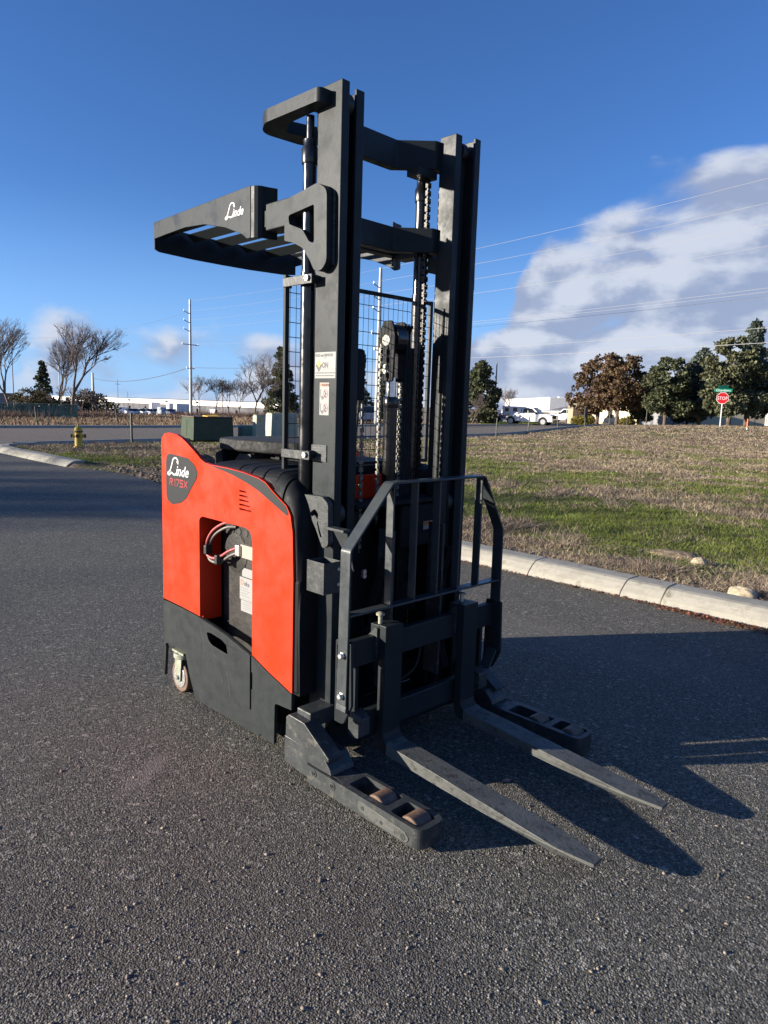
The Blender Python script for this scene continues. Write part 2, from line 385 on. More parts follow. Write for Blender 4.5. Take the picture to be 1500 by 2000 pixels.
# parking lot sheet (behind the kerb line it ends; the dirt edge bulges between the kerbs)
lx = np.concatenate([np.linspace(-24.0, -4, 120), np.linspace(-3.9, 40, 60)])
V = []; F = []
lys = [-60, -20, -8, -4, 0, 2, 3]
for i, x in enumerate(lx):
    e = float(lot_edge(x)) + (rnd.uniform(-.03, .03) if -15 < x < -4.6 else 0)
    for y in lys + [e]: V.append((x, y, .004))
nn = len(lys)+1
for i in range(len(lx)-1):
    for j in range(nn-1): a = i*nn+j; F.append((a, a+nn, a+nn+1, a+1))
o = rawmesh('parking_lot', V, F, LOT); o['kind'] = 'structure'
# street
V = []; F = []; ry = np.concatenate([np.linspace(-80, 110, 160), np.linspace(112, 300, 40)])
for y in ry:
    a, b_ = float(xn(y)), float(xf(y))
    for k in range(9): x = a+(b_-a)*k/8; V.append((x, y, h(x, y)+.010+.05*math.sin(PI*k/8)))
for i in range(len(ry)-1):
    for k in range(8): a = i*9+k; F.append((a, a+1, a+10, a+9))
o = rawmesh('road', V, F, ROAD, smooth=True); o['kind'] = 'structure'
def kerb(name, pts, label=None, parent=None, hgt=.148, w=.38, roll=.14):
    """mountable kerb swept along pts (left side of travel is the high, grass side)"""
    prof = [(0, -.02), (0, .012), (roll*.20, hgt*.36), (roll*.62, hgt*.72), (roll*.95, hgt*.92), (roll*1.25, hgt*.985), (roll*1.7, hgt), (w-.02, hgt+.002), (w, hgt-.012), (w, -.02)]
    V = []; F = []; P = [Vector((p[0], p[1], 0)) for p in pts]
    for i, p in enumerate(P):
        d = (P[min(i+1, len(P)-1)]-P[max(i-1, 0)]).normalized(); n_ = Vector((-d.y, d.x, 0))
        for a, z in prof: q = p+n_*a; V.append((q.x, q.y, h(p.x, p.y)+z))
    m = len(prof)
    for i in range(len(P)-1):
        for k in range(m-1): F.append((i*m+k, (i+1)*m+k, (i+1)*m+k+1, i*m+k+1))
    mb = MB(); mb.add(V, F); mb.f += [tuple(range(m)), tuple(range((len(P)-1)*m, len(P)*m))[::-1]]; mb.sm += [False]*2
    o = mb.build(name, CONC, parent, bevel=.008); return o
# lot kerb: separate cast lengths with open joints
kr = empty('lot_kerb', (-4, 3.62, 0), 'long cream concrete kerb with cracked joints between asphalt lot and grass', 'kerb'); kr['_w'] = 1; kr['kind'] = 'structure'
x = -5.0+.01; jx = [-4.95, -4.70, -3.29, -1.88, -.86, -.47, .94, 2.35, 3.76, 5.2, 6.6]
for a, b_ in zip(jx[:-1], jx[1:]):
    g_ = .003 if not (abs(b_+.86) < .01) else .0015
    kerb('kerb_length', [(a+g_+(b_-a-2*g_)*k/4, 3.60+.006*math.sin(3*(a+k*.3))) for k in range(5)], parent=kr)
kl = empty('short_kerb', (-17, 3.98, 0), 'short rounded cream kerb curving into the street near the hydrant', 'kerb'); kl['_w'] = 1; kl['kind'] = 'structure'
pl = [(-22.75, 5.6), (-22.3, 4.7), (-21.6, 4.2), (-20.4, 3.98), (-19.2, 3.95), (-17.9, 3.95), (-16.5, 3.95), (-15.2, 3.96)]
pl = smooth_line([(a, b_, 0) for a, b_ in pl], 4)
cut = [0, 8, 16, 20, 24, len(pl)-1]
for a, b_ in zip(cut[:-1], cut[1:]):
    seg_ = [Vector(q) for q in pl[a:b_+1]]; seg_[0] = seg_[0].lerp(seg_[1], .03); seg_[-1] = seg_[-1].lerp(seg_[-2], .03)
    kerb('kerb_length', [(q.x, q.y) for q in seg_], parent=kl, hgt=.15, w=.45, roll=.18)
def street_kerb(name, fx, y0, y1, side):
    yy = np.linspace(y0, y1, 60); V = []; F = []
    for y in yy:
        x = float(fx(y))
        for dx, z in ((0, 0), (.02*side, .12), (.16*side, .14), (.55*side, .135), (.56*side, -.05)): V.append((x+dx, y, h(x, y)+z))
    for i in range(len(yy)-1):
        for k in range(4): F.append((i*5+k, i*5+k+1, i*5+k+6, i*5+k+5))
    o = rawmesh(name, V, F, CONC); o['kind'] = 'structure'
street_kerb('near_street_kerb', xn, 5.2, 110, 1); street_kerb('far_street_kerb', xf, -80, 200, -1)

# ------------------------------------------------------------------ the reach truck
FL = empty('reach_truck', (-.5, 0, 0), 'tall stand-up reach forklift with orange side panel, charcoal mast and two lowered forks', 'forklift'); FL['_w'] = 1
st, wn, sk, pla = M['steel'], M['worn'], M['skirt'], M['plastic']
YB = .577
def yb(s, y0, y1): return (y0, y1) if s < 0 else (-y1, -y0)
top = [(-1.615,.53), (-1.612,1.475,.03), (-1.575,1.507,.02), (-1.515,1.514), (-1.44,1.508), (-1.38,1.492), (-1.325,1.468), (-1.25,1.43), (-1.185,1.393), (-1.14,1.376), (-1.08,1.369), (-.923,1.366), (-.779,1.357), (-.653,1.341), (-.593,1.325,.02), (-.543,1.294,.02), (-.428,1.233,.01), (-.398,1.195,.03), (-.380,1.12), (-.370,.90), (-.370,.352)]
edge = [(-.376,.345), (-.55,.393), (-.702,.442), (-.80,.466), (-.937,.493), (-1.07,.511), (-1.205,.523), (-1.40,.532), (-1.615,.536)]
trimline = [(-1.111,1.3665), (-.969,1.349), (-.88,1.336), (-.811,1.321), (-.72,1.300), (-.643,1.277), (-.542,1.236), (-.422,1.188)]
hole_b = [(-.700,.30), (-.700,1.03,.05), (-.719,1.073,.03), (-.768,1.084,.02), (-1.17,1.086,.05), (-1.202,1.07,.05), (-1.202,.30)]
def side_panel(s):
    y0, y1 = (-YB, -YB+.022) if s < 0 else (YB-.022, YB)
    # orange sheet: front leg, rear leg and bridge round the battery opening
    outer = rpoly(top, 0)
    o_in = [(-.370,.347), (-.55,.397), (-.700,.446)] + rpoly([(-.700,.50,0)]+hole_b[1:-1]+[(-1.202,.55,0)], .02)[1:-1] + [(-1.202,.526), (-1.40,.536), (-1.615,.540)]
    outl = rpoly(top[1:-1], 0)
    if s < 0:
        low = [p for p in outer]
        poly = low + o_in
    else:
        poly = outer + [(-.370,.347), (-.70,.446), (-1.2,.526), (-1.615,.54)]
    vents = []
    if s < 0:
        for k in range(5):
            z = 1.262-.0225*k; x0 = -.815; x1 = -.755+.0108*k
            vents.append([(x0, z-.0045), (x1+.004, z-.0055), (x1, z+.003), (x0, z+.0045)])
    pn = MB().plate(poly, vents, 'y', y0, y1).build('side_panel', M['orange'], FL, bevel=.003)
    # grey trim wedge along the top edge
    if s < 0:
        tp = [(-1.10,1.3655), (-.923,1.363), (-.779,1.354), (-.653,1.338), (-.596,1.322), (-.546,1.291), (-.431,1.230), (-.410,1.200)]
        MB().plate(trimline + tp[::-1], [], 'y', y0-.0015, y0+.001).build('trim_wedge', M['badge'], pn)
        bp_ = rpoly([(-1.556,1.350), (-1.547,1.385), (-1.511,1.398), (-1.314,1.386), (-1.249,1.358), (-1.212,1.318), (-1.225,1.281), (-1.277,1.229), (-1.338,1.162), (-1.40,1.130), (-1.491,1.112), (-1.545,1.131), (-1.558,1.165)], .03)
        bd = MB().plate(bp_, [], 'y', y0-.0025, y0+.001).build('badge', M['badge'], pn)
        logo_at(bd, (-1.530, 1.278), .238, y0-.0034)
        r17(bd, (-1.515, 1.222), .208, .036, y0-.0034)
    return pn
LW = mat('logo_white', (.62, .62, .60), .5)
def logo_at(parent, org, w, ypos):
    L = [(.42,.80), (.47,.70), (.46,.86), (.40,.98), (.30,.98), (.23,.86), (.18,.62), (.12,.36), (.07,.20), (.00,.14), (-.02,.04), (.05,.00), (.11,.10), (.17,.14), (.26,.05), (.34,.08), (.37,.14)]
    mb = MB(); mb.ribbon([(org[0]+p[0]*w, org[1]+p[1]*w*.42) for p in smooth_line([(a, b_, 0) for a, b_ in L], 5)], w*.038, 'y', ypos)
    mb.build('logo_script', LW, parent)
    return text('logo_script', 'inde', w*.345, LW, parent, (org[0]+w*.345, ypos-.0004, org[1]+w*.01), (R(90), 0, 0), .0001, 1.0, .35, w*.0045)
def r17(parent, org, w, hh, ypos):
    G = {'R': [[(0,0),(0,1),(.55,1),(.65,.8),(.55,.55),(.05,.55)], [(.3,.5),(.65,0)]], '1': [[(.1,.8),(.3,1),(.3,0)]],
         '7': [[(0,1),(.65,1),(.2,0)]], 'S': [[(.65,1),(.05,1),(.05,.55),(.6,.5),(.6,0),(0,0)]], 'X': [[(0,0),(.7,1)], [(0,1),(.7,0)]]}
    mb = MB(); x = org[0]
    for ch, adv in (('R', .22), ('1', .13), ('7', .20), ('S', .22), ('X', .2)):
        for st_ in G[ch]: mb.ribbon([(x+p[0]*w*.235+p[1]*hh*.12, org[1]+p[1]*hh) for p in st_], .0075, 'y', ypos)
        x += adv*w
    return mb.build('model_mark', M['red'], parent)
side_panel(-1); side_panel(1)
# charcoal skirt below the orange sheet, with its recessed battery door
sk_out = [(-.376,.340,.0), (-.376,.262,.004), (-.509,.254,.022), (-.512,.042,0), (-.60,.036,0), (-.612,.050,0), (-.628,.050,0), (-.640,.034,0), (-1.262,.030,.01), (-1.332,.161,.01), (-1.373,.277,.01), (-1.590,.272,.02), (-1.612,.25,.01), (-1.618,.064,0), (-1.62,.535,0)]
def skirt(s):
    y0, y1 = (-YB-.001, -YB+.020) if s < 0 else (YB-.020, YB+.001)
    door = [(-1.215,.518), (-1.215,.150), (-.709,.150), (-.709,.440)]
    body = rpoly([p for p in sk_out[:-2]], .0) + [(-1.62,.064), (-1.62,.531)]
    topl = [(-1.40,.527), (-1.205,.518), (-1.07,.506), (-.937,.488), (-.80,.461), (-.702,.437), (-.55,.388)]
    hnd0 = [(-1.135,.470,.01), (-.94,.462,.01), (-.905,.40,.01), (-.905,.378,.01), (-1.12,.378,.01)]
    s_ = MB().plate(body+topl, [rpoly(hnd0, .01), [(-.7115,.262), (-.699,.262), (-.699,.352), (-.7115,.352)]] if s < 0 else [], 'y', y0+.003, y1).build('skirt', sk, FL, bevel=.002)
    if s < 0:
        d_out = [(-.712,.153), (-.712,.437), (-.80,.459), (-.937,.486), (-1.07,.504), (-1.211,.516), (-1.211,.160)]
        hnd = rpoly([(-1.128,.456,.01), (-1.085,.462,.012), (-.975,.452,.014), (-.930,.436,.02), (-.917,.388,.008), (-.945,.388,.01), (-1.075,.397,.015), (-1.108,.415,.02)], .01)
        hol = [(-.970+.012*math.cos(a), .230+.015*math.sin(a)) for a in np.linspace(0, 2*PI, 13)[:-1]]
        d = MB().plate(d_out[::-1], [hnd], 'y', y0-.0035, y0+.0025).build('battery_door', sk, s_, bevel=.001)
        for q0, q1 in (((-1.2145,.160), (-1.2125,.516)),): MB().box((q0[0], y0+.0015, q0[1]), (q1[0], y0+.0025, q1[1])).build('door_gap', M['black'], s_)
        MB().plate(hol, [], 'y', y0-.0042, y0-.0037).build('key_hole', M['black'], d)
        for q_ in ([(-.925, .285), (-.905, .215), (-.897, .165)], [(-1.06, .35), (-1.03, .342)], [(-1.19, .47), (-1.16, .39), (-1.15, .33)]):
            MB().ribbon(q_, .0016, 'y', y0-.0037).build('scratch', M['grey'], d)
    return s_
skirt(-1); skirt(1)
# battery compartment: orange jamb, dark walls, battery with labels and leads
MB().box((-1.216, -YB+.022, .50), (-1.203, -.44, 1.12)).build('compartment_jamb', M['orange'], FL)
MB().box((-1.20, -YB+.022, 1.10), (-.70, -.30, 1.115)).build('compartment_roof', pla, FL)
bt = MB().box((-1.19, -.44, .30), (-.55, .30, 1.0)).build('battery', M['battery'], FL, bevel=.01)
MB().box((-1.16, -.447, .34), (-1.02, -.4405, .98)).build('case_seam', M['battery'], bt, bevel=.004)
MB().box((-1.12, -.4649, .99), (-.72, -.442, 1.09)).build('lifting_plate', M['battery'], bt, bevel=.005)
MB().lathe([(.105, 0), (.105, .003), (.100, .004)], (0, 0, 0), 28).build('round_cover', M['battery'], bt, loc=(-1.015, -.4655, .90), rot=(R(90), 0, 0))
for x_ in (-1.05, -.985, -.92): MB().cyl((x_, -.4655, 1.02), (x_, -.4685, 1.02), .018, 16).build('lift_hole', M['black'], bt)
MB().box((-1.09, -.465, .34), (-.69, -.4405, 1.06)).build('case_front', M['battery'], bt, bevel=.006)
lb = MB().box((-.976, -.4685, .659), (-.74, -.4655, .780)).build('battery_label', M['white'], bt)
MB().box((-.965, -.4685, .595), (-.74, -.4655, .657)).build('battery_label', M['white'], bt)
MB().box((-.954, -.4685, .785), (-.76, -.4655, .832)).build('battery_label', M['white'], bt)
text('label_print', 'D', .042, M['warn'], lb, (-.968, -.4690, .738), (R(90), 0, 0), .0002)
text('label_print', 'eka', .036, M['black'], lb, (-.935, -.4690, .738), (R(90), 0, 0), .0002)
for k in range(4): MB().box((-.968, -.4690, .722-.014*k), (-.90+.02*(k % 2), -.4686, .7235-.014*k)).build('label_line', M['grey'], lb)
for k in range(4): MB().box((-.940, -.4690, .645-.011*k), (-.87, -.4686, .6462-.011*k)).build('label_line', M['grey'], lb)
MB().box((-.925, -.50, .895), (-.76, -.468, .965)).build('battery_connector', M['cream'], FL, bevel=.004)
MB().box((-.955, -.515, .900), (-.915, -.470, .960)).build('connector_clamp', M['zinc'], FL, bevel=.006)
def lead(m, dy, dz, r=.0078):
    p = [(-1.0,-.475,1.055), (-1.06,-.50,1.045), (-1.14,-.52,.995), (-1.185,-.53,.925), (-1.175,-.535,.865), (-1.12,-.53,.850), (-1.06,-.52,.870), (-1.0,-.51,.905), (-.945,-.495,.930)]
    MB().tube(smooth_line([(a, b_+dy, c+dz) for a, b_, c in p], 6), r, 12).build('battery_lead', m, FL)
lead(M['cablered'], -.012, .012); lead(M['cablegrey'], .0, -.012)
for p in ((-1.178, -.53, .90), (-1.075, -.527, .862)): MB().box((p[0]-.014, p[1]-.03, p[2]-.026), (p[0]+.014, p[1]+.012, p[2]+.026)).build('cable_tie', M['black'], FL, bevel=.006)
# inner chassis
ch = MB(); ch.box((-1.60, -.553, .30), (-1.23, .553, 1.10)); ch.box((-.69, -.550, .30), (-.40, -.30, 1.10)); ch.box((-1.22, .31, .30), (-.41, .553, 1.10)); ch.box((-1.3, -.50, .10), (-.56, .50, .295))
ch.build('chassis', pla, FL, bevel=.004)
MB().box((-.515, -.30, .32), (-.49, .30, 1.215)).build('front_wall', pla, FL, bevel=.004)
MB().box((-.515, -.115, 1.222), (-.495, .10, 1.345)).build('front_cover', M['orange'], FL, bevel=.004)
MB().box((-1.60, -.552, 1.101), (-1.25, .552, 1.12)).build('operator_floor', M['rubber'], FL)
MB().box((-1.595, .52, 1.12), (-1.25, .552, 1.42)).build('inner_wall', pla, FL)
# hood in four ribbed lengths
def loft(stations, name, m, parent, sm=False):
    mb = MB(); V = []; k = len(stations[0])
    for s_ in stations: V += s_
    F = [(i*k+j, (i+1)*k+j, (i+1)*k+j+1, i*k+j+1) for i in range(len(stations)-1) for j in range(k-1)]
    F += [tuple(range(k)), tuple(range((len(stations)-1)*k, len(stations)*k))[::-1]]
    mb.add(V, F); return mb.build(name, m, parent, bevel=.006)
def zs(x): return np.interp(x, [-1.2, -.923, -.779, -.653, -.593, -.543, -.428, -.398, -.380, -.370, -.360], [1.350, 1.348, 1.340, 1.325, 1.310, 1.280, 1.220, 1.18, 1.11, .95, .70])
def zt(x): return np.interp(x, [-1.2, -1.0, -.60, -.55, -.50, -.45, -.40, -.36, -.345, -.335, -.33], [1.375, 1.386, 1.384, 1.378, 1.366, 1.340, 1.292, 1.228, 1.16, 1.0, .80])
def sloft(xs_, yi, name, flip=1):
    V = []; k = 15
    for x in xs_:
        e = float(zs(max(-1.2, x-.012*S((x+.6)/.2)))); tp = float(zt(x)); row = [(x, -.560, .34)]
        for j in range(9):
            a = j/8*PI/2; row.append((x, -.566+.075*(1-math.cos(a)), e-.012+(tp-e+.012)*math.sin(a)))
        row += [(x, -.47, tp+.003), (x, (yi-.02 if yi > -.47 else -.4685), tp+.003), (x, yi, tp-.004), (x, yi+.001, .9), (x, yi+.001, .34)]
        V += [(a, flip*b_, c_) for a, b_, c_ in row]
    n = len(xs_); F = [(i*k+j, (i+1)*k+j, (i+1)*k+j+1, i*k+j+1) for i in range(n-1) for j in range(k-1)]
    mb = MB(); mb.add(V, F, True); mb.f += [tuple(range(k)), tuple(range((n-1)*k, n*k))[::-1]]; mb.sm += [False]*2
    return mb.build(name, pla, FL)
for x0, x1 in ((-1.12, -.862), (-.855, -.752), (-.745, -.648), (-.641, -.545)):
    stn = []
    for x in (x0, x1):
        e = float(zs(x)); tp = float(zt(x)); row = [(-.552, 1.11)]
        for j in range(7): a = j/6*PI/2; row.append((-.558+.065*(1-math.cos(a)), e-.012+(tp-e+.012)*math.sin(a)))
        row += [(-.40, tp+.006), (-.20, tp+.009)]; row = row+[(-a, z) for a, z in row[::-1]]
        stn.append([(x, a, z) for a, z in row])
    loft(stn, 'hood_section', pla, FL)
fx = list(np.linspace(-.538, -.40, 12))+list(np.linspace(-.39, -.345, 8))+[-.340, -.336, -.333]
for q in (-1, 1): sloft([x for x in fx if x <= -.475], -.30, 'hood_nose', -q); sloft([x for x in fx if x > -.475], -.4665, 'front_fairing', -q)
for q in (-1, 1):
    a, b_ = sorted((q*.568, q*.4665)); MB().box((-.43, a, .34), (-.334, b_, .90)).build('fairing_wall', pla, FL, bevel=.02, seg=4)
for k in range(5): MB().box((-.93+.045*k-.6*0, -.10+.0*k, 1.396), (-.915+.045*k, .12, 1.404)).build('vent_slot', M['black'], FL)
MB().box((-.98, -.20, 1.392), (-.62, .24, 1.398)).build('hood_tray', M['rubber'], FL, bevel=.003)
# console pad above the hood
pad = rpoly([(-1.50,.26,.08), (-1.485,-.20,.08), (-1.40,-.335,.05), (-1.22,-.345,.12), (-.99,-.30,.1), (-.80,-.22,.08), (-.78,.05,.08), (-1.05,.26,.1)], .08)
MB().prism(pad, 'z', 1.425, 1.492).build('console_pad', M['rubber'], FL, bevel=.014, seg=3)
ps = MB()
for x_, y_ in ((-1.36, -.27), (-1.15, -.26), (-1.0, -.2), (-.9, 0), (-1.3, .1)): ps.box((x_-.02, y_-.015, 1.34), (x_+.02, y_+.015, 1.43))
ps.box((-1.30, -.20, 1.12), (-.92, .20, 1.40)); ps.build('console_post', pla, FL, bevel=.004)
MB().prism([(-1.30,1.36), (-1.24,1.412), (-1.13,1.412), (-1.12,1.36)], 'y', -.30, -.18).build('console_bracket', wn, FL, bevel=.003)
MB().prism([(-1.42,1.12), (-1.45,1.40), (-1.37,1.43), (-1.30,1.12)], 'y', -.33, -.10).build('steering_column', pla, FL, bevel=.01)
# rear caster
def caster(x, y, nm='caster'):
    w = MB().cyl((x, y-.030, .093), (x, y+.030, .093), .093, 40).build(nm, M['tread'], FL, bevel=.006)
    MB().cyl((x, y-.034, .093), (x, y+.034, .093), .068, 32).build('wheel_rim', M['zinc'], w, bevel=.004)
    for q in (-1, 1):
        MB().prism([(x-.035,.21), (x+.045,.21), (x+.028,.075), (x,.062), (x-.022,.08)], 'y', y+q*.040-.004, y+q*.040+.004).build('fork_plate', M['cast'], w, bevel=.002)
        MB().cyl((x, y+q*.034, .093), (x, y+q*.056, .093), .015, 6).build('axle_nut', M['zinc'], w)
    MB().cyl((x+.005, y, .208), (x+.005, y, .238), .062, 24).build('swivel', M['cast'], w, bevel=.004)
    MB().box((x-.06, y-.045, .238), (x+.07, y+.045, .25)).build('mounting_plate', M['cast'], w)
caster(-1.475, -.525); caster(-1.475, .50)
MB().box((-1.60, -.545, .2551), (-1.30, .545, .299)).build('rear_beam', pla, FL)
MB().cyl((-1.15, .05, .15), (-1.15, .20, .15), .15, 36).build('drive_wheel', M['rubber'], FL, bevel=.01)

# base legs
def leg(s):
    f = lambda *p: [(a, b_*s) for a, b_ in p]
    Y0, Y1 = -.652, -.500
    L = MB(); 
    outer = rpoly([(-.16,Y0,.01), (.535,Y0,.055), (.535,Y1,.055), (-.16,Y1,.01)], .02, 8)
    w1 = rpoly([(.090,-.622), (.318,-.622), (.318,-.520), (.090,-.520)], .016); w2 = rpoly([(.352,-.634), (.508,-.634), (.508,-.528), (.352,-.528)], .018)
    g1 = rpoly([(-.05,-.640), (.035,-.640), (.035,-.630), (-.05,-.630)], .003); g2 = rpoly([(-.05,-.522), (.05,-.522), (.05,-.512), (-.05,-.512)], .003)
    mir = lambda P: [(a, -b_*s) for a, b_ in P] if s > 0 else P
    L.plate(mir(outer), [mir(w1), mir(w2), mir(g1), mir(g2)], 'z', .022, .104)
    lg = L.build('base_leg', wn, FL, bevel=.006)
    q = 1 if s < 0 else -1
    a, b_ = sorted((q*-.640, q*-.505))
    MB().prism([(-.34,.045), (-.34,.174), (-.055,.172), (-.01,.128), (.0,.1045), (-.165,.1045), (-.165,.030)], 'y', a, b_).build('leg_arm', wn, lg, bevel=.004)
    a, b_ = sorted((q*-.6405, q*-.560))
    MB().prism(rpoly([(-.332,.172,.0), (-.328,.268,.012), (-.308,.285,.01), (-.195,.281,.014), (-.165,.262,.01), (-.022,.176,.004), (-.022,.160,.0)], .006), 'y', a, b_).build('gusset_block', wn, lg, bevel=.004)
    a, b_ = sorted((q*-.60, q*-.45))
    MB().box((-.30, a, .24), (-.20, b_, .312)).build('leg_bracket', wn, lg, bevel=.006)
    for x_, n_ in ((.250, 0), (.448, 1)):
        yc = q*-.572 if n_ == 0 else q*-.580
        wv = MB().cyl((x_, yc-.045, .0585), (x_, yc+.045, .0585), .058, 40).build('load_wheel', M['tread'], lg, bevel=.006)
        MB().cyl((x_, yc-.049, .056), (x_, yc+.049, .056), .016, 14).build('axle', M['worn'], wv)
    yo = q*-.652
    cp = rpoly([(.185,.042,.02), (.185,.088,.02), (.455,.072,.02), (.480,.050,.02), (.462,.028,.02), (.30,.028,.01)], .02)
    a, b_ = sorted((yo, yo-q*.003)); cp_ = MB().prism(cp, 'y', a, b_).build('cover_plate', M['fork'], lg, bevel=.0015)
    a, b_ = sorted((yo-q*.003, yo-q*.004))
    MB().box((.345, a, .044), (.40, b_, .058)).build('rating_plate', M['grey'], cp_)
    for x_, z_ in ((-.105, .082), (.022, .076)):
        MB().lathe([(.017, 0), (.017, .003), (.011, .0035), (.0108, .001)], (0, 0, 0), 20).build('bolt', M['worn'], lg, loc=(x_, yo, z_), rot=(R(90)*q, 0, 0))
        MB().cyl((x_, yo-q*.0036, z_), (x_, yo-q*.0042, z_), .0065, 6).build('bolt_socket', M['black'], lg)
    for x_, z_ in ((.215, .062), (.325, .050), (.446, .046)):
        MB().cyl((x_, yo-q*.003, z_), (x_, yo-q*.0045, z_), .0085 if x_ < .4 else .013, 16).build('screw', M['worn'], lg)
    return lg
leg(-1); leg(1)
# cross frame between the legs under the mast
MB().box((-.42, -.50, .055), (-.24, .50, .18)).build('cross_frame', st, FL, bevel=.005)

# mast rails
def rail(name, s, yo, tf, x0, x1, z0, z1, m, web_in=False):
    q = -s  # s=-1 near side
    t_ = .016; mb = MB()
    if web_in: poly = [(x0, yo-tf), (x1, yo-tf), (x1, yo), (x1-t_, yo), (x1-t_, yo-tf+t_), (x0+t_, yo-tf+t_), (x0+t_, yo), (x0, yo)]
    else: poly = [(x0, yo-tf), (x0+t_, yo-tf), (x0+t_, yo-t_), (x1-t_, yo-t_), (x1-t_, yo-tf), (x1, yo-tf), (x1, yo), (x0, yo)]
    mb.prism([(a, s*b_) for a, b_ in poly], 'z', z0, z1)
    return mb.build(name, m, FL, bevel=.003)
ZM = 3.030
for s in (-1, 1):
    outer_rail = rail('outer_mast_rail', s, .4607, .042, -.386, -.229, .055, ZM, st)
    rail('middle_mast_rail', s, .412, .040, -.375, -.285, .09, ZM-.03, st)
    rail('inner_mast_rail', s, .353, .046, -.365, -.260, .09, ZM+.001, st, True)
    for z in (2.965, 1.2):
        MB().cyl((-.305, s*.366, z), (-.305, s*.405, z), .048, 28).build('mast_roller', M['worn'] if z < 2 else M['chain'], FL, bevel=.003)
# top loop that holds the lift cylinder, and bowed cross ties
for s in (-1,):
    lo = rpoly([(-.30,-.462,.0), (-.30,-.525,.03), (-.68,-.532,.10), (-.795,-.47,.12), (-.78,-.24,.08), (-.70,-.17,.06), (-.47,-.17,.05), (-.392,-.22,.03), (-.392,-.462,.0)], .03, 8)
    ho = rpoly([(-.412,-.462,.01), (-.60,-.455,.03), (-.70,-.40,.03), (-.66,-.25,.03), (-.50,-.215,.02), (-.412,-.25,.01)], .02)
    MB().plate([(a, b_) for a, b_ in lo], [ho], 'z', 2.945, 3.0).build('cylinder_bracket', st, FL, bevel=.004)
def tie(z0, z1):
    pts = [(-.37, -.445), (-.38, -.33), (-.495, -.14), (-.500, .14), (-.36, .275), (-.355, .35), (-.355, .44)]
    o_ = pts + [(a-.05, b_) for a, b_ in pts[::-1]]
    mb = MB().prism(rpoly(o_, .02, 2), 'z', z0, z1)
    return mb.build('cross_tie', st, FL, bevel=.004)
tie(2.875, 3.010); tie(2.475, 2.595); tie(.60, .75)
MB().box((-.45, .16, 2.83), (-.37, .30, 2.87)).build('chain_anchor', st, FL, bevel=.003)
wb = MB()
for k in range(26): q = .0045*(1+.25*((k*7) % 3)); wb.lathe([(q, -.006), (q*1.2, 0), (q, .006)], (-.262, -.4640, 2.30+k*.0115), 7)
for k in range(14): q = .004*(1+.25*((k*5) % 3)); wb.lathe([(q, -.006), (q*1.2, 0), (q, .006)], (-.385-.0*k, -.4650, 2.32+k*.0200), 7)
wb.build('weld_bead', M['worn'], FL)['kind'] = 'stuff'
for k, (z0, z1) in enumerate(((.32, .96), (1.02, 2.20))): MB().box((-.300, .296, z0), (-.292, .300, z1)).build('hose_guide', st, FL)
for y in (-.235, -.218, .170, .187, .204, .221, .238): MB().tube([(-.43, y, .30), (-.435, y, 2.00)], .0075, 8).build('hydraulic_hose', M['rubber'], FL)
# overhead guard support plates, both sides
for s in (-1, 1):
    sp_ = rpoly([(-.562,2.600,.01), (-.330,2.632,.05), (-.268,2.595,.05), (-.262,2.30,.05), (-.300,2.266,.06), (-.345,2.272,.04), (-.375,2.318,.05), (-.43,2.378,.05), (-.50,2.41,.05), (-.562,2.425,.01)], .03, 6)
    hl = rpoly([(-.535,2.530,.014), (-.352,2.548,.012), (-.348,2.385,.012), (-.385,2.40,.03), (-.43,2.455,.04), (-.528,2.492,.02)], .02)
    a, b_ = sorted((s*.4615, s*.503))
    MB().plate(sp_, [hl], 'y', a, b_).build('guard_bracket', st, FL, bevel=.004)
# overhead guard: skirt sheets and louvre slats
gd = MB()
arch = rpoly([(-.845,2.712,0), (-1.80,2.69,0), (-1.80,2.600,0), (-1.66,2.606,.1), (-1.45,2.612,.2), (-1.25,2.598,.2), (-1.05,2.553,.2), (-.90,2.500,.1), (-.86,2.474,.02), (-.83,2.474,0), (-.83,2.71,0)], .05)
gd.prism(arch, 'y', -.506, -.499)
gd.prism([(a, b_) for a, b_ in arch], 'y', .499, .506)
corner = [(-.83,-.503), (-.81,-.498), (-.795,-.487), (-.785,-.470), (-.778,-.43), (-.765,-.395), (-.772,-.39), (-.785,-.428), (-.792,-.468), (-.80,-.482), (-.814,-.491), (-.83,-.496)]
gd.prism(corner, 'z', 2.474, 2.71); gd.prism([(a, -b_) for a, b_ in corner[::-1]], 'z', 2.474, 2.71)
rear = rpoly([(-1.80,-.506,.02), (-1.86,-.45,.06), (-1.90,-.2,.2), (-1.905,.0,.3), (-1.90,.2,.2), (-1.86,.45,.06), (-1.80,.506,.02), (-1.793,.499,.02), (-1.852,.445,.06), (-1.892,.2,.2), (-1.897,0,.3), (-1.892,-.2,.2), (-1.852,-.445,.06), (-1.793,-.499,.02)], .03)
gd.prism(rear, 'z', 2.545, 2.690)
G = gd.build('overhead_guard', st, FL, bevel=.002)
# rear lower pan of the guard and front cross member
MB().box((-.80, -.46, 2.52), (-.74, .46, 2.60)).build('front_member', st, G, bevel=.004)
for k in range(6):
    y = -.45+.185*k; z = 2.672
    MB().add([(-1.86,y,z),(-.80,y,z),(-.80,y+.055,z-.034),(-1.86,y+.055,z-.034),(-1.86,y+.003,z+.004),(-.80,y+.003,z+.004),(-.80,y+.059,z-.031),(-1.86,y+.059,z-.031)],
             [(0,3,2,1),(4,5,6,7),(0,1,5,4),(1,2,6,5),(2,3,7,6),(3,0,4,7)]).build('roof_slat', st, G)
for s in (-1, 1):
    a, b_ = sorted((s*.475, s*.385)); MB().box((-.748, a, 2.500), (-.552, b_, 2.62)).build('guard_neck', st, FL, bevel=.004)
logo_at(G, (-1.045, 2.590), .165, -.5065)
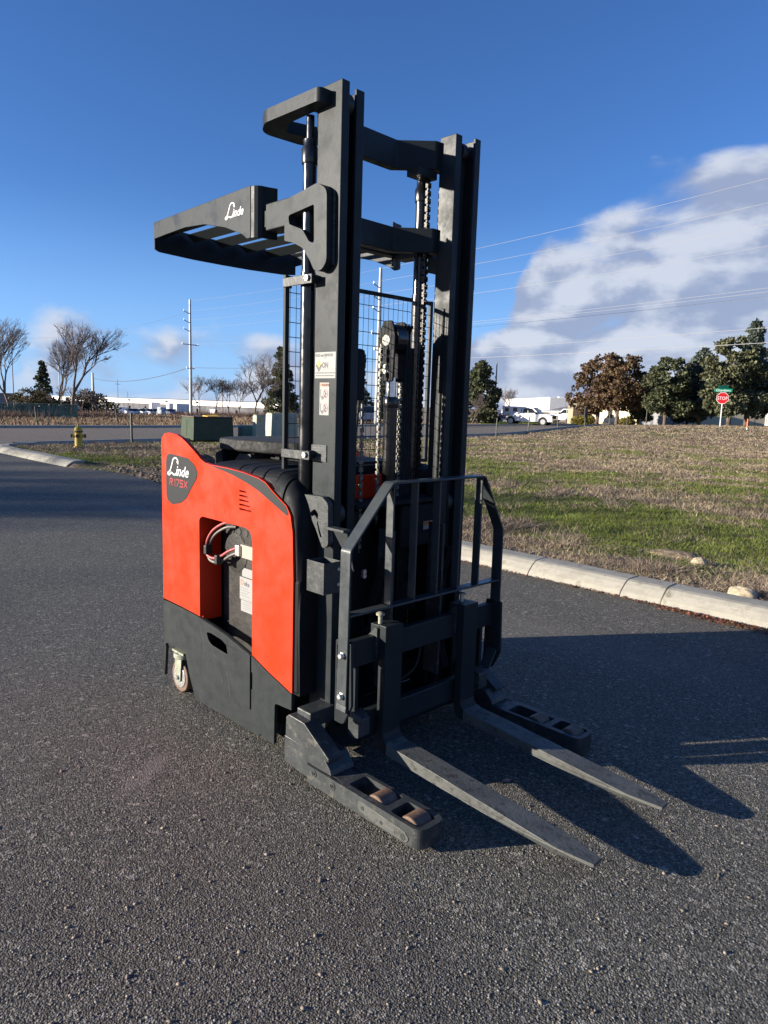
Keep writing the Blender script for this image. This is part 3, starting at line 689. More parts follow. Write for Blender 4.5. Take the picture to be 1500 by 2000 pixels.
# lift cylinders, bolts and brackets
for s in (-1, 1):
    ya = s*.452 if s < 0 else .30; xa = -.448 if s < 0 else -.47
    lc = MB().cyl((xa, ya, .30), (xa, ya, 2.28), .0345, 24).build('lift_cylinder', M['gloss'], FL)
    MB().cyl((xa, ya, 2.281), (xa, ya, 2.80), .031, 24).build('cylinder_sleeve', M['gloss'], lc)
    MB().lathe([(.036, 0), (.038, .01), (.038, .06), (.030, .075), (.030, .10)], (xa, ya, 2.74), 20).build('cylinder_collar', M['gloss'], lc)
    MB().cyl((xa, ya, 2.84), (xa, ya, 2.94), .018, 14).build('rod_end', M['gloss'], lc)
    if s < 0:
        for z in (2.24, 1.466):
            br = MB().box((-.560, -.512, z-.020), (-.350, -.504, z+.020)).build('guard_bracket_bar', wn, FL, bevel=.002)
            MB().cyl((-.375, -.512, z+.003), (-.375, -.524, z+.003), .013, 6).build('bolt', M['zinc'], br)
            MB().cyl((-.375, -.503, z+.003), (-.375, -.46, z+.003), .02, 12).build('spacer', st, br)
            MB().box((-.565, -.503, z-.02), (-.545, -.47, z+.02)).build('clip', wn, br)
# mesh guard behind the mast
mg = empty  # (placeholder for readability)
fr = MB(); XG = -.555
fr.box((XG-.008, -.505, 1.39), (XG+.008, -.482, 2.275)); fr.box((XG-.008, .482, 1.39), (XG+.008, .505, 2.275))
fr.box((XG-.007, -.4815, 2.255), (XG+.007, .4815, 2.274)); fr.box((XG-.007, -.4815, 1.39), (XG+.007, .4815, 1.408))
F_ = fr.build('mesh_guard_frame', st, FL)
wm = MB()
y = -.47
while y < .48: wm.tube([(XG-.002, y, 1.40), (XG-.002, y, 2.26)], .0016, 4, caps=False); y += .0355
z = 1.47
while z < 2.25: wm.tube([(XG+.002, -.485, z), (XG+.002, .485, z)], .0018, 4, caps=False); z += .0665
wm.build('wire_mesh', M['steel'], F_)['kind'] = 'stuff'
# chains
def chain(x, y, z0, z1, m, w=.019):
    mb = MB(); z = z0; k = 0
    while z < z1:
        a = w/2 if k % 2 else w/2-.006
        mb.box((x-a*.6, y-a, z+.001), (x+a*.6, y-a+.004, z+.026)); mb.box((x-a*.6, y+a-.004, z+.001), (x+a*.6, y+a, z+.026))
        mb.box((x-.005, y-a+.0045, z+.003), (x+.005, y+a-.0045, z+.017)); z += .019; k += 1
    return mb.build('lift_chain', m, FL)
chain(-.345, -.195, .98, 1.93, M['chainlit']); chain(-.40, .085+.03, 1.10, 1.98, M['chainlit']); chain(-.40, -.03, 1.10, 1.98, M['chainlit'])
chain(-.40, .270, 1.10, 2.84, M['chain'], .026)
# free lift cylinder with sheave head
cx_, cy_ = -.40, .048
cc = MB().cyl((cx_, cy_, .25), (cx_, cy_, 1.735), .034, 24).build('free_lift_cylinder', M['gloss'], FL)
MB().lathe([(.036, 0), (.038, .005), (.038, .05), (.034, .055)], (cx_, cy_, 1.69), 24).build('gland_nut', M['gloss'], cc)
MB().cyl((cx_, cy_, 1.735), (cx_, cy_, 1.84), .027, 24).build('chrome_rod', M['chrome'], cc)
hd = rpoly([(-.445,1.82,.01), (-.455,2.04,.03), (-.42,2.115,.02), (-.36,2.115,.02), (-.335,2.04,.03), (-.345,1.82,.01)], .02)
sh = MB().prism(hd, 'y', .0, .012).build('sheave_plate', pla, FL, bevel=.004)
MB().prism(hd, 'y', .088, .10).build('sheave_plate', pla, FL, bevel=.004)
for z, r_ in ((2.02, .026), (1.88, .024)):
    c_ = MB().cyl((-.395, -.0005, z), (-.395, -.0035, z), r_, 20).build('pin_cap', M['cream'], sh)
    MB().ribbon([(-.405, z-.008), (-.386, z+.010)], .004, 'y', -.0042).build('cap_mark', M['grey'], c_)
MB().cyl((-.395, .015, 2.03), (-.395, .085, 2.03), .072, 32).build('chain_sheave', M['gloss'], FL, bevel=.004)
MB().prism(rpoly([(-.40,1.72,.01), (-.40,1.93,.03), (-.37,1.965,.02), (-.30,1.955,.03), (-.30,1.72,.01)], .02), 'y', -.27, -.225).build('side_sheave', pla, FL, bevel=.005)
MB().cyl((-.35, -.26, 1.60), (-.35, -.26, 1.74), .022, 16).build('chrome_rod', M['chrome'], FL)
MB().cyl((-.35, -.26, .5), (-.35, -.26, 1.60), .028, 16).build('hose_reel', M['gloss'], FL)
# hoses
for dy in (0, .022, .044, .066):
    MB().tube(smooth_line([(-.44, .14+dy, .95), (-.445, .145+dy, 1.4), (-.44, .145+dy, 1.95), (-.42, .12+dy, 2.06), (-.38, .10+dy, 2.10)], 5), .0085, 8).build('hydraulic_hose', M['rubber'], FL)
MB().tube(smooth_line([(-.50, -.10, 1.38), (-.50, -.085, 1.65), (-.48, -.06, 1.93)], 5), .007, 8).build('tie_rod', M['rubber'], FL)
MB().tube(smooth_line([(-.56, -.50, 1.44), (-.60, -.47, 1.425), (-.62, -.43, 1.385), (-.62, -.42, 1.33)], 6), .0045, 8).build('cable', M['cablegrey'], FL)
MB().box((-.41, .02, .985), (-.27, .285, 1.205)).build('valve_block', pla, FL, bevel=.012)
stk = MB().box((-.269, .185, 1.070), (-.2675, .264, 1.113)).build('warning_sticker', M['white'], FL)
MB().box((-.2674, .188, 1.092), (-.2668, .261, 1.111)).build('sticker_band', M['warn'], stk)
mb = MB(); mb.box((-.42, -.30, 1.215), (-.25, .30, 1.235)); mb.box((-.40, -.295, .20), (-.28, -.26, 1.2)); mb.box((-.40, .262, .20), (-.28, .297, .97)); mb.build('carriage_frame', pla, FL, bevel=.004)
# bracket plate beside the hood
MB().plate(rpoly([(-.425,1.285,.004), (-.265,1.288,.03), (-.225,1.262,.03), (-.220,1.075,.02), (-.255,1.05,.02), (-.31,1.14,.05)], .02), [rpoly([(-.352,1.205,.012), (-.318,1.228,.014), (-.290,1.205,.012), (-.300,1.165,.01), (-.285,1.12,.01), (-.272,1.10,.006), (-.262,1.105,.006), (-.278,1.135,.01), (-.300,1.185,.01), (-.318,1.20,.008), (-.335,1.19,.006)], .008)], 'y', -.500, -.470).build('lug_plate', wn, FL, bevel=.004)
MB().box((-.235, -.515, 1.148), (-.10, -.47, 1.160)).build('shelf_arm', wn, FL, bevel=.002)
MB().prism([(-.205,1.147), (-.11,1.147), (-.06,.98)], 'y', -.486, -.480).build('shelf_gusset', st, FL)
# document box
bx = MB(); a0, a1, b0, b1, z0, z1, t_ = -.285, -.165, -.566, -.466, .865, 1.008, .003
bx.box((a0, b0, z0), (a1, b0+t_, z1)); bx.box((a0, b1-t_, z0), (a1, b1, z1)); bx.box((a0, b0+t_, z0), (a0+t_, b1-t_, z1)); bx.box((a1-t_, b0+t_, z0), (a1, b1-t_, z1)); bx.box((a0+t_, b0+t_, z0), (a1-t_, b1-t_, z0+t_))
B_ = bx.build('document_box', wn, FL, bevel=.0015)
for z in (.905, .975): MB().cyl((-.1645, -.485, z), (-.158, -.485, z), .008, 6).build('screw', M['zinc'], B_)
# decals on the near outer rail
y_ = -.4612
s1 = MB().box((-.378, y_-.0008, 1.813), (-.236, y_, 1.927)).build('dealer_sticker', M['white'], FL)
text('sticker_print', 'SOLD and SERVICED', .0165, M['black'], s1, (-.375, y_-.0012, 1.908), (R(90), 0, 0), .0001, .83, 0, .0007)
text('sticker_print', 'BY', .008, M['black'], s1, (-.312, y_-.0012, 1.899), (R(90), 0, 0), .0001)
text('sticker_print', 'ON', .034, M['black'], s1, (-.329, y_-.0012, 1.859), (R(90), 0, 0), .0001, .8, 0, .0012)
dm = MB()
for i in range(3):
    for j in range(3):
        cx2, cz2 = -.350+(i-j)*.0075, 1.868+(i+j-2)*.0098; 
        if (i, j) in ((2, 2), (1, 2), (2, 1), (1, 1)): continue
        dm.add([(cx2, y_-.0013, cz2+.0085), (cx2+.0065, y_-.0013, cz2), (cx2, y_-.0013, cz2-.0085), (cx2-.0065, y_-.0013, cz2)], [(0, 1, 2, 3)])
dm.build('dealer_emblem', M['black'], s1)
MB().add([(-.350, y_-.0013, 1.893), (-.336, y_-.0013, 1.876), (-.350, y_-.0013, 1.860), (-.364, y_-.0013, 1.876)], [(0, 1, 2, 3)]).build('dealer_emblem', M['yellow'], s1)
for i, z in enumerate((1.852, 1.834, 1.822)):
    mb = MB(); x = -.372 if i else -.326
    while x < -.248: w_ = rnd.uniform(.004, .010); mb.box((x, y_-.0013, z), (x+w_, y_-.0009, z+(.0048 if i else .002))); x += w_+.003
    mb.build('small_print', M['grey'] if i == 0 else M['black'], s1)
s2 = MB().box((-.342, y_-.0008, 1.650), (-.277, y_, 1.794)).build('warning_sticker', M['white'], FL)
MB().box((-.338, y_-.0013, 1.777), (-.281, y_-.0009, 1.790)).build('sticker_band', M['warn'], s2)
text('sticker_print', 'WARNING', .0115, M['black'], s2, (-.327, y_-.0017, 1.7795), (R(90), 0, 0), .0001, .9, 0, .0005)
for z in (1.735, 1.672):
    k_ = MB(); cr = [(-.300+.014*math.cos(a), z+.010+.018*math.sin(a)) for a in np.linspace(0, 2*PI, 17)]
    k_.ribbon(cr, .0022, 'y', y_-.0014); k_.build('sign_ring', M['red'], s2)
    k_ = MB(); k_.ribbon([(-.306, z+.022), (-.300, z+.012), (-.306, z), (-.298, z-.004)], .0050, 'y', y_-.0015); k_.ribbon([(-.300, z+.012), (-.292, z+.008)], .0035, 'y', y_-.0015)
    k_.ribbon([(-.336, z+.030), (-.333, z-.006), (-.320, z-.008)], .0022, 'y', y_-.0015)
    cr = [(-.321+.0052*math.cos(a), z-.008+.0065*math.sin(a)) for a in np.linspace(0, 2*PI, 11)]; k_.ribbon(cr, .0028, 'y', y_-.0015); k_.build('sign_figure', M['black'], s2)
npl = MB().prism(rpoly([(-.392,1.445), (-.392,1.515), (-.285,1.517), (-.285,1.440)], .005), 'y', y_-.004, y_-.0002).build('name_plate', wn, FL, bevel=.001)
for z, w_ in ((1.500, .075), (1.487, .05), (1.456, .08)):
    mb = MB(); x = -.380
    while x < -.380+w_: q = rnd.uniform(.003, .007); mb.box((x, y_-.0046, z), (x+q, y_-.0041, z+.005)); x += q+.002
    mb.build('stamped_print', M['grey'], npl)

# fork carriage, forks and load backrest
bar = lambda a, b_, n='carriage_bar', m=st: MB().box(a, b_).build(n, m, FL, bevel=.005)
bar((-.095, -.545, .540), (-.055, .545, .663)); bar((-.095, -.46, .195), (-.055, .46, .310))
nt = MB()
for y in (-.12, -.03, .06, .15, .22): nt.box((-.0952, y, .655), (-.054, y+.018, .6645))
nt.build('bar_notch', M['black'], FL)
for s in (-1, 1):
    a, b_ = sorted((s*.46, s*.44)); MB().box((-.10, a, .311), (-.06, b_, .539)).build('carriage_upright', st, FL)
    a, b_ = sorted((s*.545, s*.530))
    MB().prism(rpoly([(-.10,.68), (.0,.68), (.01,.40,.03), (-.04,.30,.03), (-.10,.30)], .01), 'y', a, b_).build('end_plate', st, FL, bevel=.002)
    a, b_ = sorted((s*.47, s*.40))
    MB().prism(rpoly([(-.09,.215), (-.02,.215), (-.02,.30,.01), (-.09,.34,.02)], .01), 'y', a, b_).build('lower_lug', wn, FL, bevel=.003)
def fork(s):
    yc = s*.278; wd = .112; n = 22; mb = MB()
    # side profile swept: shank, bend, tapering blade
    prof = [(.022,.170), (.06,.160), (.30,.145), (.60,.122), (.90,.098), (.93,.0965), (1.067,.088), (1.067,.076), (.93,.0725), (.90,.072), (.60,.080), (.30,.093), (.06,.108), (.022,.110)]
    shank = [(-.045,.715), (0,.715), (0,.205), (.006,.184), (.0215,.1703), (.0215,.1105), (.0,.112), (-.028,.126), (-.042,.155), (-.045,.20)]
    def hw(x): return wd/2 if x < .93 else wd/2-(x-.93)/.137*.028
    V = []
    for sgn in (-1, 1):
        for x, z in prof: V.append((x, yc+sgn*hw(x), z))
    m = len(prof)
    # triangulate sides by pairing top/bottom
    tr = tessellate_polygon([[Vector((p[0], p[1], 0)) for p in prof]])
    F = [tuple(q) for q in tr]+[tuple(i+m for i in reversed(q)) for q in tr]+[(i, i+m, (i+1) % m+m, (i+1) % m) for i in range(m)]
    f_ = MB().prism(shank, 'y', yc-wd/2, yc+wd/2).build('fork', st, FL, bevel=.003)
    mb.add(V, F); mb.build('fork_blade', M['fork'], f_, bevel=.004)
    MB().box((-.10, yc-.056, .600), (-.0455, yc+.056, .712)).build('fork_hook', st, f_, bevel=.003)
    pn = MB().lathe([(.010, 0), (.010, .035), (.020, .040), (.021, .048), (.012, .054)], (-.065, yc+(.0 if s > 0 else -.030), .712), 16).build('latch_pin', M['cream'] if s < 0 else M['zinc'], f_)
    MB().prism([(-.11,.65), (-.06,.70), (-.046,.70), (-.046,.56)], 'y', yc-.068, yc-.0565).build('hook_cheek', wn, f_)
    return f_
fork(-1); fork(1)
def flat(path, d0, d1, t_, name, m, parent=None):
    """flat bar bent round the path in the y-z plane, deep along x"""
    P = [Vector(p) for p in path]; n = len(P); L_, R_ = [], []
    for i, p in enumerate(P):
        a = (P[i]-P[i-1]).normalized() if i else None; b_ = (P[i+1]-P[i]).normalized() if i < n-1 else None
        d = (a+b_).normalized() if a and b_ else (a or b_); nn_ = Vector((-d.y, d.x)); k = 1/max(.5, nn_.dot(Vector((-(a or b_).y, (a or b_).x))))
        L_.append(p+nn_*t_/2*k); R_.append(p-nn_*t_/2*k)
    poly = [tuple(p) for p in L_]+[tuple(p) for p in R_[::-1]]
    return MB().prism(poly, 'x', d0, d1).build(name, m, parent or FL, bevel=.0025)
def rp(pts, r): return rpoly([pts[0]+(0,)]+[p+(r,) for p in pts[1:-1]]+[pts[-1]+(0,)], r, 4)
bk = flat(rp([(-.553,.395), (-.545,1.085), (-.300,1.362), (.360,1.362), (.532,1.070), (.540,.42), (.47,.315)], .03), -.075, -.012, .010, 'load_backrest', M['rest'])
MB().box((-.070, -.5475, .792), (-.018, .531, .802)).build('backrest_crossbar', M['rest'], bk, bevel=.002)
for y in (-.285, -.130, .028, .185, .350):
    MB().box((-.066, y-.005, .8025), (-.022, y+.005, 1.3565)).build('backrest_bar', M['rest'], bk, bevel=.002)
for z in (.622, .437): 
    MB().lathe([(.016, 0), (.016, .004), (.0135, .005), (.0135, .016), (.011, .018)], (0, 0, 0), 6, False).build('backrest_bolt', M['zinc'], bk, loc=(-.040, -.5575, z), rot=(R(90), 0, 0))
MB().prism([(-.555,.40), (-.548,.38), (-.46,.32), (-.46,.30), (-.47,.30), (-.56,.37)], 'x', -.075, -.012).build('backrest_foot', M['rest'], bk)
# scissor mechanism behind the carriage
sc = MB()
for s in (-1, 1):
    for y in (.20, .225):
        a, b_ = sorted((s*y, s*(y+.018)))
        sc.prism([(-.28,.60), (-.24,.60), (-.10,1.00), (-.14,1.00)], 'y', a, b_); sc.prism([(-.14,.36), (-.10,.36), (-.24,.78), (-.28,.78)], 'y', a+.0, b_)
sc.build('scissor_arm', pla, FL)['kind'] = 'stuff'
v = MB(); v.prism([(-.20,1.34), (-.165,1.30), (-.165,1.0), (-.20,.98)], 'y', -.165, -.160)
for s, z0 in ((-1, .65), (1, .65)):
    a, b_ = sorted((s*.17, s*.185)); v.box((-.22, a, .33), (-.12, b_, 1.12))
v.build('reach_plate', wn, FL, bevel=.002)
for y, z in ((-.30, .93), (-.30, .91), (-.12, .72), (.10, .74)):
    MB().cyl((-.20, y, z), (-.185, y, z), .012, 10).build('pivot_bolt', M['zinc'], FL)
for k in range(4):
    MB().tube(smooth_line([(-.20, -.14+.02*k, .56), (-.17, -.02+.02*k, .52-.01*k), (-.18, .10+.01*k, .60)], 6), .007, 8).build('carriage_hose', M['rubber'], FL)
MB().tube(smooth_line([(-.16, .08, .50), (-.14, .02, .40), (-.16, -.10, .34)], 6), .006, 8).build('carriage_hose', M['rubber'], FL)
MB().box((-.22, -.16, .16), (-.12, .20, .19)).build('reach_base', st, FL)

# ------------------------------------------------------------------ vegetation
BARK = mat('bark', (.12, .09, .07), .9, var=.3, vscale=6); TWIG = mat('bare_twigs', (.13, .10, .09), .9, var=.2, vscale=2)
def leafmat(n, c, isl=.45): return mat(n, c, .7, var=.2, vscale=.8, island=isl, trans=.2, spec=.2)
def bare_tree(name, loc, hgt, seed, label, cat='tree', group=None, spread=.55, trunk=.25, lean=0, levels=6, r0=None, fork_at=.28, parent=None):
    rg = random.Random(seed); V = []; F = []; V2 = []; F2 = []
    rmin = hgt*.0010
    def seg(a, b_, r1, r2, fine):
        d = (b_-a).normalized(); up = Vector((0, 0, 1)) if abs(d.z) < .9 else Vector((1, 0, 0)); x = d.cross(up).normalized(); y = x.cross(d)
        n = 6 if r1 > hgt*.006 else 3; VV, FF = (V2, F2) if fine else (V, F); o = len(VV)
        for p, r_ in ((a, max(rmin, r1)), (b_, max(rmin, r2))):
            for k in range(n): t_ = 2*PI*k/n; VV.append(tuple(p+r_*(math.cos(t_)*x+math.sin(t_)*y)))
        for k in range(n): FF.append((o+k, o+(k+1) % n, o+n+(k+1) % n, o+n+k))
    def grow(p, d, L, r_, lv):
        n = 3 if lv < 3 else 2; q = p; dd = d
        for i in range(n):
            nd = (dd+Vector((rg.gauss(0, .14), rg.gauss(0, .14), rg.gauss(.03, .09)))).normalized(); e = q+nd*L/n
            seg(q, e, r_*(1-.3*i/n), r_*(1-.3*(i+1)/n), lv >= 4); q = e; dd = nd
            if lv >= 2 and lv < levels and rg.random() < .55:
                sd = (dd+Vector((rg.gauss(0, .6), rg.gauss(0, .6), rg.gauss(.2, .3)))).normalized(); grow(q, sd, L*.55, r_*.5, lv+1)
        if lv >= levels: return
        k = rg.choice((2, 3)) if lv < 2 else rg.choice((2, 3, 3))
        for j in range(k):
            a = rg.uniform(0, 2*PI)+j*2*PI/k; sp_ = spread*rg.uniform(.7, 1.5)
            nd = (dd+Vector((math.cos(a)*sp_, math.sin(a)*sp_, .12*rg.random()))).normalized()
            grow(q, nd, L*rg.uniform(.68, .90), r_*.62, lv+1)
    r0_ = r0 or hgt*.019
    grow(Vector((0, 0, -.1)), Vector((lean, 0, 1)).normalized(), hgt*fork_at, r0_, 0)
    root = empty(name, loc, label, cat, group, rg.uniform(0, 6))
    rawmesh('trunk', V, F, BARK, root, True); rawmesh('twigs', V2, F2, TWIG, root)
    zmax = max(q[2] for q in V2); s_ = hgt/zmax; root.scale = (s_, s_, s_)
    return root
def leaf_cloud(cent, rad, n, size, seed, flat_=1.0, aspect=2.2):
    """n leaf sprays scattered about cluster centres"""
    rg = np.random.RandomState(seed); cent = np.asarray(cent, float); rad = np.asarray(rad, float)
    k = rg.choice(len(cent), n, p=rad**2/np.sum(rad**2)); v = rg.normal(size=(n, 3)); v /= np.linalg.norm(v, axis=1)[:, None]
    rr = rg.uniform(.45, 1.05, n)**.6
    P = cent[k]+v*(rad[k]*rr)[:, None]*np.array([1, 1, flat_])
    a = rg.normal(size=(n, 3))*.6+v; a /= np.linalg.norm(a, axis=1)[:, None]; b_ = np.cross(a, rg.normal(size=(n, 3))); b_ /= np.linalg.norm(b_, axis=1)[:, None]
    s_ = size*rg.uniform(.6, 1.4, n)[:, None]
    V = np.stack([P-b_*s_/2, P+b_*s_/2, P+a*s_*aspect*.6+b_*s_*.15, P+a*s_*aspect*.5-b_*s_*.5], 1).reshape(-1, 3)
    return V, np.arange(4*n).reshape(-1, 4)
def conifer(name, loc, hgt, rad, m, seed, label, group=None, base=.12, n=5200, size=.16, cat='tree', shape='cone', lean=0):
    rg = random.Random(seed); cs = []; rs = []
    k = 0
    while k < 105:
        f = rg.random()**.85; z = hgt*(base+(1-base)*f)
        if shape == 'cone': R_ = rad*(1-f)**.8*(.55+.45*min(1, f*8))
        elif shape == 'egg': R_ = rad*math.sin(PI*min(1, .16+.84*f))**.7
        else: R_ = rad*(math.sin(PI*min(1, .12+.80*f))**.5)*(.75+.35*rg.random())
        a = rg.uniform(0, 2*PI); q = R_*rg.uniform(.45, .95)
        cs.append((q*math.cos(a)+lean*f, q*math.sin(a), z-.15*q)); rs.append(max(.18, rad*rg.uniform(.12, .34)*(1.15-f*.7))); k += 1
    if shape == 'cone': cs += [(lean, 0, hgt*.965), (lean, 0, hgt*.91)]; rs += [.14*rad, .18*rad]
    V, F = leaf_cloud(cs, rs, n, size, seed, .62)
    root = empty(name, loc, label, cat, group)
    rawmesh('crown', V, F, m, root)
    tb = MB().tube([(0, 0, -.2), (0, 0, hgt*.3), (lean*.6, 0, hgt*.75)], [hgt*.028, hgt*.022, hgt*.008], 8)
    for i in range(10):
        a = rg.uniform(0, 2*PI); z = hgt*(base*.8+.5*rg.random()); l = rad*rg.uniform(.4, .8); tb.tube([(0, 0, z), (l*math.cos(a), l*math.sin(a), z+l*.25)], [hgt*.009, .01], 5)
    tb.build('trunk', BARK, root); return root
PINE = leafmat('pine_needles', (.105, .115, .060)); DARKPINE = leafmat('dark_needles', (.060, .070, .042)); BROWNLEAF = leafmat('brown_foliage', (.135, .088, .050))
BLUE = leafmat('blue_needles', (.12, .145, .115)); OLIVE = leafmat('olive_needles', (.135, .14, .075)); SHRUB = leafmat('yellow_shrub_leaves', (.20, .17, .04))
# left of the truck
bare_tree('bare_tree', at(22, 62), 7.6, 3, 'slim bare tree at the left edge behind the green fence', 'tree', 'bare winter trees across the street', .34)
bare_tree('bare_tree', at(103, 66), 7.0, 8, 'broad bare tree in front of the dark spruce', 'tree', 'bare winter trees across the street', .34)
bare_tree('bare_tree', at(141, 57), 7.2, 21, 'forked bare tree with leaning trunk, tallest of the group left of the warehouse', 'tree', 'bare winter trees across the street', .34, lean=.2, fork_at=.24)
conifer('spruce', at(85, 72), 4.7, 1.15, DARKPINE, 5, 'small dark spruce between bare trees behind the green fence', None, .05, 3000, .13)
bare_tree('bare_tree', at(498, 80), 7.2, 33, 'bushy bare tree just left of the tall evergreen by the mast', 'tree', 'bare winter trees across the street', .6)
for i, (u, hh, lb_) in enumerate(((392, 4.3, 'bare thicket shrub beside the foot of the tall utility pole'), (420, 4.4, 'bare upright shrub right of the tall utility pole'), (447, 4.0, 'bare shrub under the street light'), (470, 4.6, 'bare multi-stemmed shrub between the street light and bare tree'), (519, 5.0, 'reddish bare shrub at the foot of the tall evergreen'))):
    bare_tree('bare_shrub', at(u, 76+i), hh, 40+i, lb_, 'shrub', 'bare shrubs across the street', .45, levels=6, fork_at=.16, r0=.05)
for i, (u, hh, lb_) in enumerate(((125, 2.6, 'low bare shrub left of the leaning tree trunk'), (165, 2.4, 'low bare shrub in front of the warehouse corner'), (190, 2.2, 'scrubby bare bush in front of the parked cars'))):
    bare_tree('bare_shrub', at(u, 62), hh, 60+i, lb_, 'shrub', 'bare shrubs across the street', .5, levels=6, fork_at=.14, r0=.04)
conifer('evergreen', at(548, 84), 8.0, 2.3, PINE, 9, 'tall dark green evergreen directly left of the mast', None, .03, 9000, .17)
conifer('evergreen', at(700, 88), 6.2, 2.0, DARKPINE, 12, 'evergreen seen through the mast mesh left of the steel pole', None, .03, 5000, .17)
conifer('evergreen', at(752, 92), 6.0, 1.8, DARKPINE, 13, 'evergreen seen through the mast behind the sheave head', None, .03, 5000, .17)
conifer('evergreen', at(936, 80), 6.6, 2.5, PINE, 15, 'rounded dark evergreen just right of the mast', None, .02, 11000, .17, shape='egg')
bare_tree('bare_shrub', at(922, 72), 3.2, 71, 'tan bare bush in front of the rounded evergreen right of the mast', 'shrub', None, .5, levels=6, fork_at=.14, r0=.05)
bare_tree('bare_tree', at(993, 120), 5.4, 72, 'small pinkish bare tree behind the white pickup', 'tree', None, .45, levels=6)
# right-hand row
gR = 'row of garden trees right of the mast'
conifer('garden_tree', at(1168, 78), 7.2, 3.0, BROWNLEAF, 21, 'rust brown tree nearest the cream building porch', gR, .27, 11000, .16, shape='lobe')
conifer('garden_tree', at(1206, 74), 7.1, 2.8, BROWNLEAF, 22, 'rust brown tree second from the left in the garden row', gR, .28, 11000, .16, shape='lobe')
conifer('garden_tree', at(1300, 72), 6.2, 2.3, PINE, 23, 'dark green tree with bare trunk in front of the white wall', gR, .20, 11000, .16, shape='lobe')
conifer('garden_tree', at(1248, 80), 5.6, 1.7, DARKPINE, 24, 'darker tree filling the gap between brown and green trees', gR, .16, 6000, .16, shape='lobe')
conifer('garden_tree', at(1367, 74), 7.0, 2.1, BLUE, 25, 'blue green conifer left of the stop sign', gR, .16, 9000, .16, shape='egg')
conifer('garden_tree', at(1344, 82), 6.6, 1.9, OLIVE, 26, 'olive tree behind the blue green conifer', gR, .12, 7000, .16, shape='egg')
conifer('garden_tree', at(1425, 70), 7.6, 2.7, OLIVE, 27, 'largest grey green conifer right behind the stop sign', gR, .2, 13000, .16, shape='lobe')
conifer('garden_tree', at(1460, 73), 9.3, 2.6, BLUE, 28, 'tallest pointed conifer near the right edge', gR, .24, 11000, .16)
conifer('garden_tree', at(1508, 76), 7.2, 2.6, OLIVE, 29, 'conifer cut by the right edge of the picture', gR, .2, 9000, .16, shape='lobe')
for i, (u, lb_) in enumerate(((1132, 'yellow green bush beside the cream porch'), (1148, 'yellow bush behind the parcel post'), (1225, 'yellow leafy bush between the brown tree trunks'), (1262, 'low yellow bush right of the brown trees'))):
    p = at(u, 90); V, F = leaf_cloud([(0, 0, .5), (.6, 0, .4), (-.6, .2, .45), (.2, .4, .7)], [.55, .5, .5, .5], 1400, .12, 80+i)
    e = empty('garden_bush', p, lb_, 'bush', 'yellow bushes by the cream building'); rawmesh('leaves', V, F, SHRUB, e)
# trees behind the camera's left that throw the long soft bands over the lot
bare_tree('bare_tree', (-38, -41, 0), 13, 91, 'bare roadside tree out of view to the left whose branches shade the lot', 'tree', None, .55, levels=6)
bare_tree('bare_tree', (-46, -47, 0), 15, 92, 'second bare roadside tree out of view to the left', 'tree', None, .55, levels=6)

# ------------------------------------------------------------------ grass, weeds, litter (stuff)
GREEN = mat('green_blades', (.165, .195, .045), .6, island=.35, var=.3, vscale=1.2, trans=.25, spec=.15)
STRAW = mat('straw_blades', (.50, .40, .25), .7, island=.35, var=.3, vscale=1.0, trans=.15, spec=.1)
WEED = mat('dead_weeds', (.24, .185, .14), .8, island=.5, var=.35, vscale=.7, spec=.05)
def scatter(n, r0, r1, a0, a1, pw=0.0):
    """positions by bearing and distance from the camera station"""
    r_ = r0*(r1/r0)**(NR.uniform(0, 1, n)**(1+pw)); a = np.radians(NR.uniform(a0, a1, n))
    return CAM.x+r_*np.cos(a), CAM.y+r_*np.sin(a), r_
def inturf(x, y):
    d = (x < -3.7) & (x > -15.2)
    lim = np.where(d, lot_edge(x)+.5+.5*vnoise(x, y, 1.5, 2), 3.99)
    return (y > lim) & (x > xn(y)+.6)
def blades(x, y, hgt, w, lean=.5):
    n = len(x); z = gz(x, y)-.01; a = NR.uniform(0, 2*PI, n); l = lean*hgt*NR.normal(size=n); b_ = NR.uniform(0, 2*PI, n)
    P = np.stack([x, y, z], 1); u = np.stack([np.cos(a)*w/2, np.sin(a)*w/2, 0*w], 1)
    T = P+np.stack([np.cos(b_)*l, np.sin(b_)*l, hgt*NR.uniform(.6, 1.1, n)], 1)
    return np.stack([P-u, P+u, T], 1).reshape(-1, 3), np.arange(3*n).reshape(-1, 3)
def greenness(x, y):
    g = fbm(x, y, .28, 4, 4); g2 = fbm(x, y, 1.1, 6, 3)
    v = g*.38+g2*.30+fbm(x, y, 2.9, 21, 3)*.32
    v = v - .10*np.exp(-((y-11.5-.2*x+1.2*fbm(x, y, .5, 31, 2))/1.3)**2) + .19*S((y-5.2)/1.2)*S((11-y)/3)*S((x+9)/4) - .20*S((5.3-y)/1.1)*(x > -4) - .13*S((y-20)/18) - .03*S((y-11)/4)
    return v
x, y, r_ = scatter(980000, 5.2, 75, 104, 168, -.12); k = inturf(x, y); x, y, r_ = x[k], y[k], r_[k]
g = greenness(x, y)+NR.normal(size=len(x))*.05
kg = g > .497; ks = (g <= .497) & (NR.uniform(size=len(x)) < .58); kw = (g <= .497) & ~ks
V, F = blades(x[kg], y[kg], .022+.04*NR.uniform(size=kg.sum())+.0006*r_[kg], .0022+.00075*r_[kg], .7); o = rawmesh('green_grass', V, F, GREEN); tag(o, 'short green winter grass in patches over the field', 'grass', kind='stuff')
V, F = blades(x[ks], y[ks], .03+.07*NR.uniform(size=ks.sum())**2, .002+.0007*r_[ks], 1.4); o = rawmesh('dry_grass', V, F, STRAW); tag(o, 'pale dry grass stalks over the field', 'grass', kind='stuff')
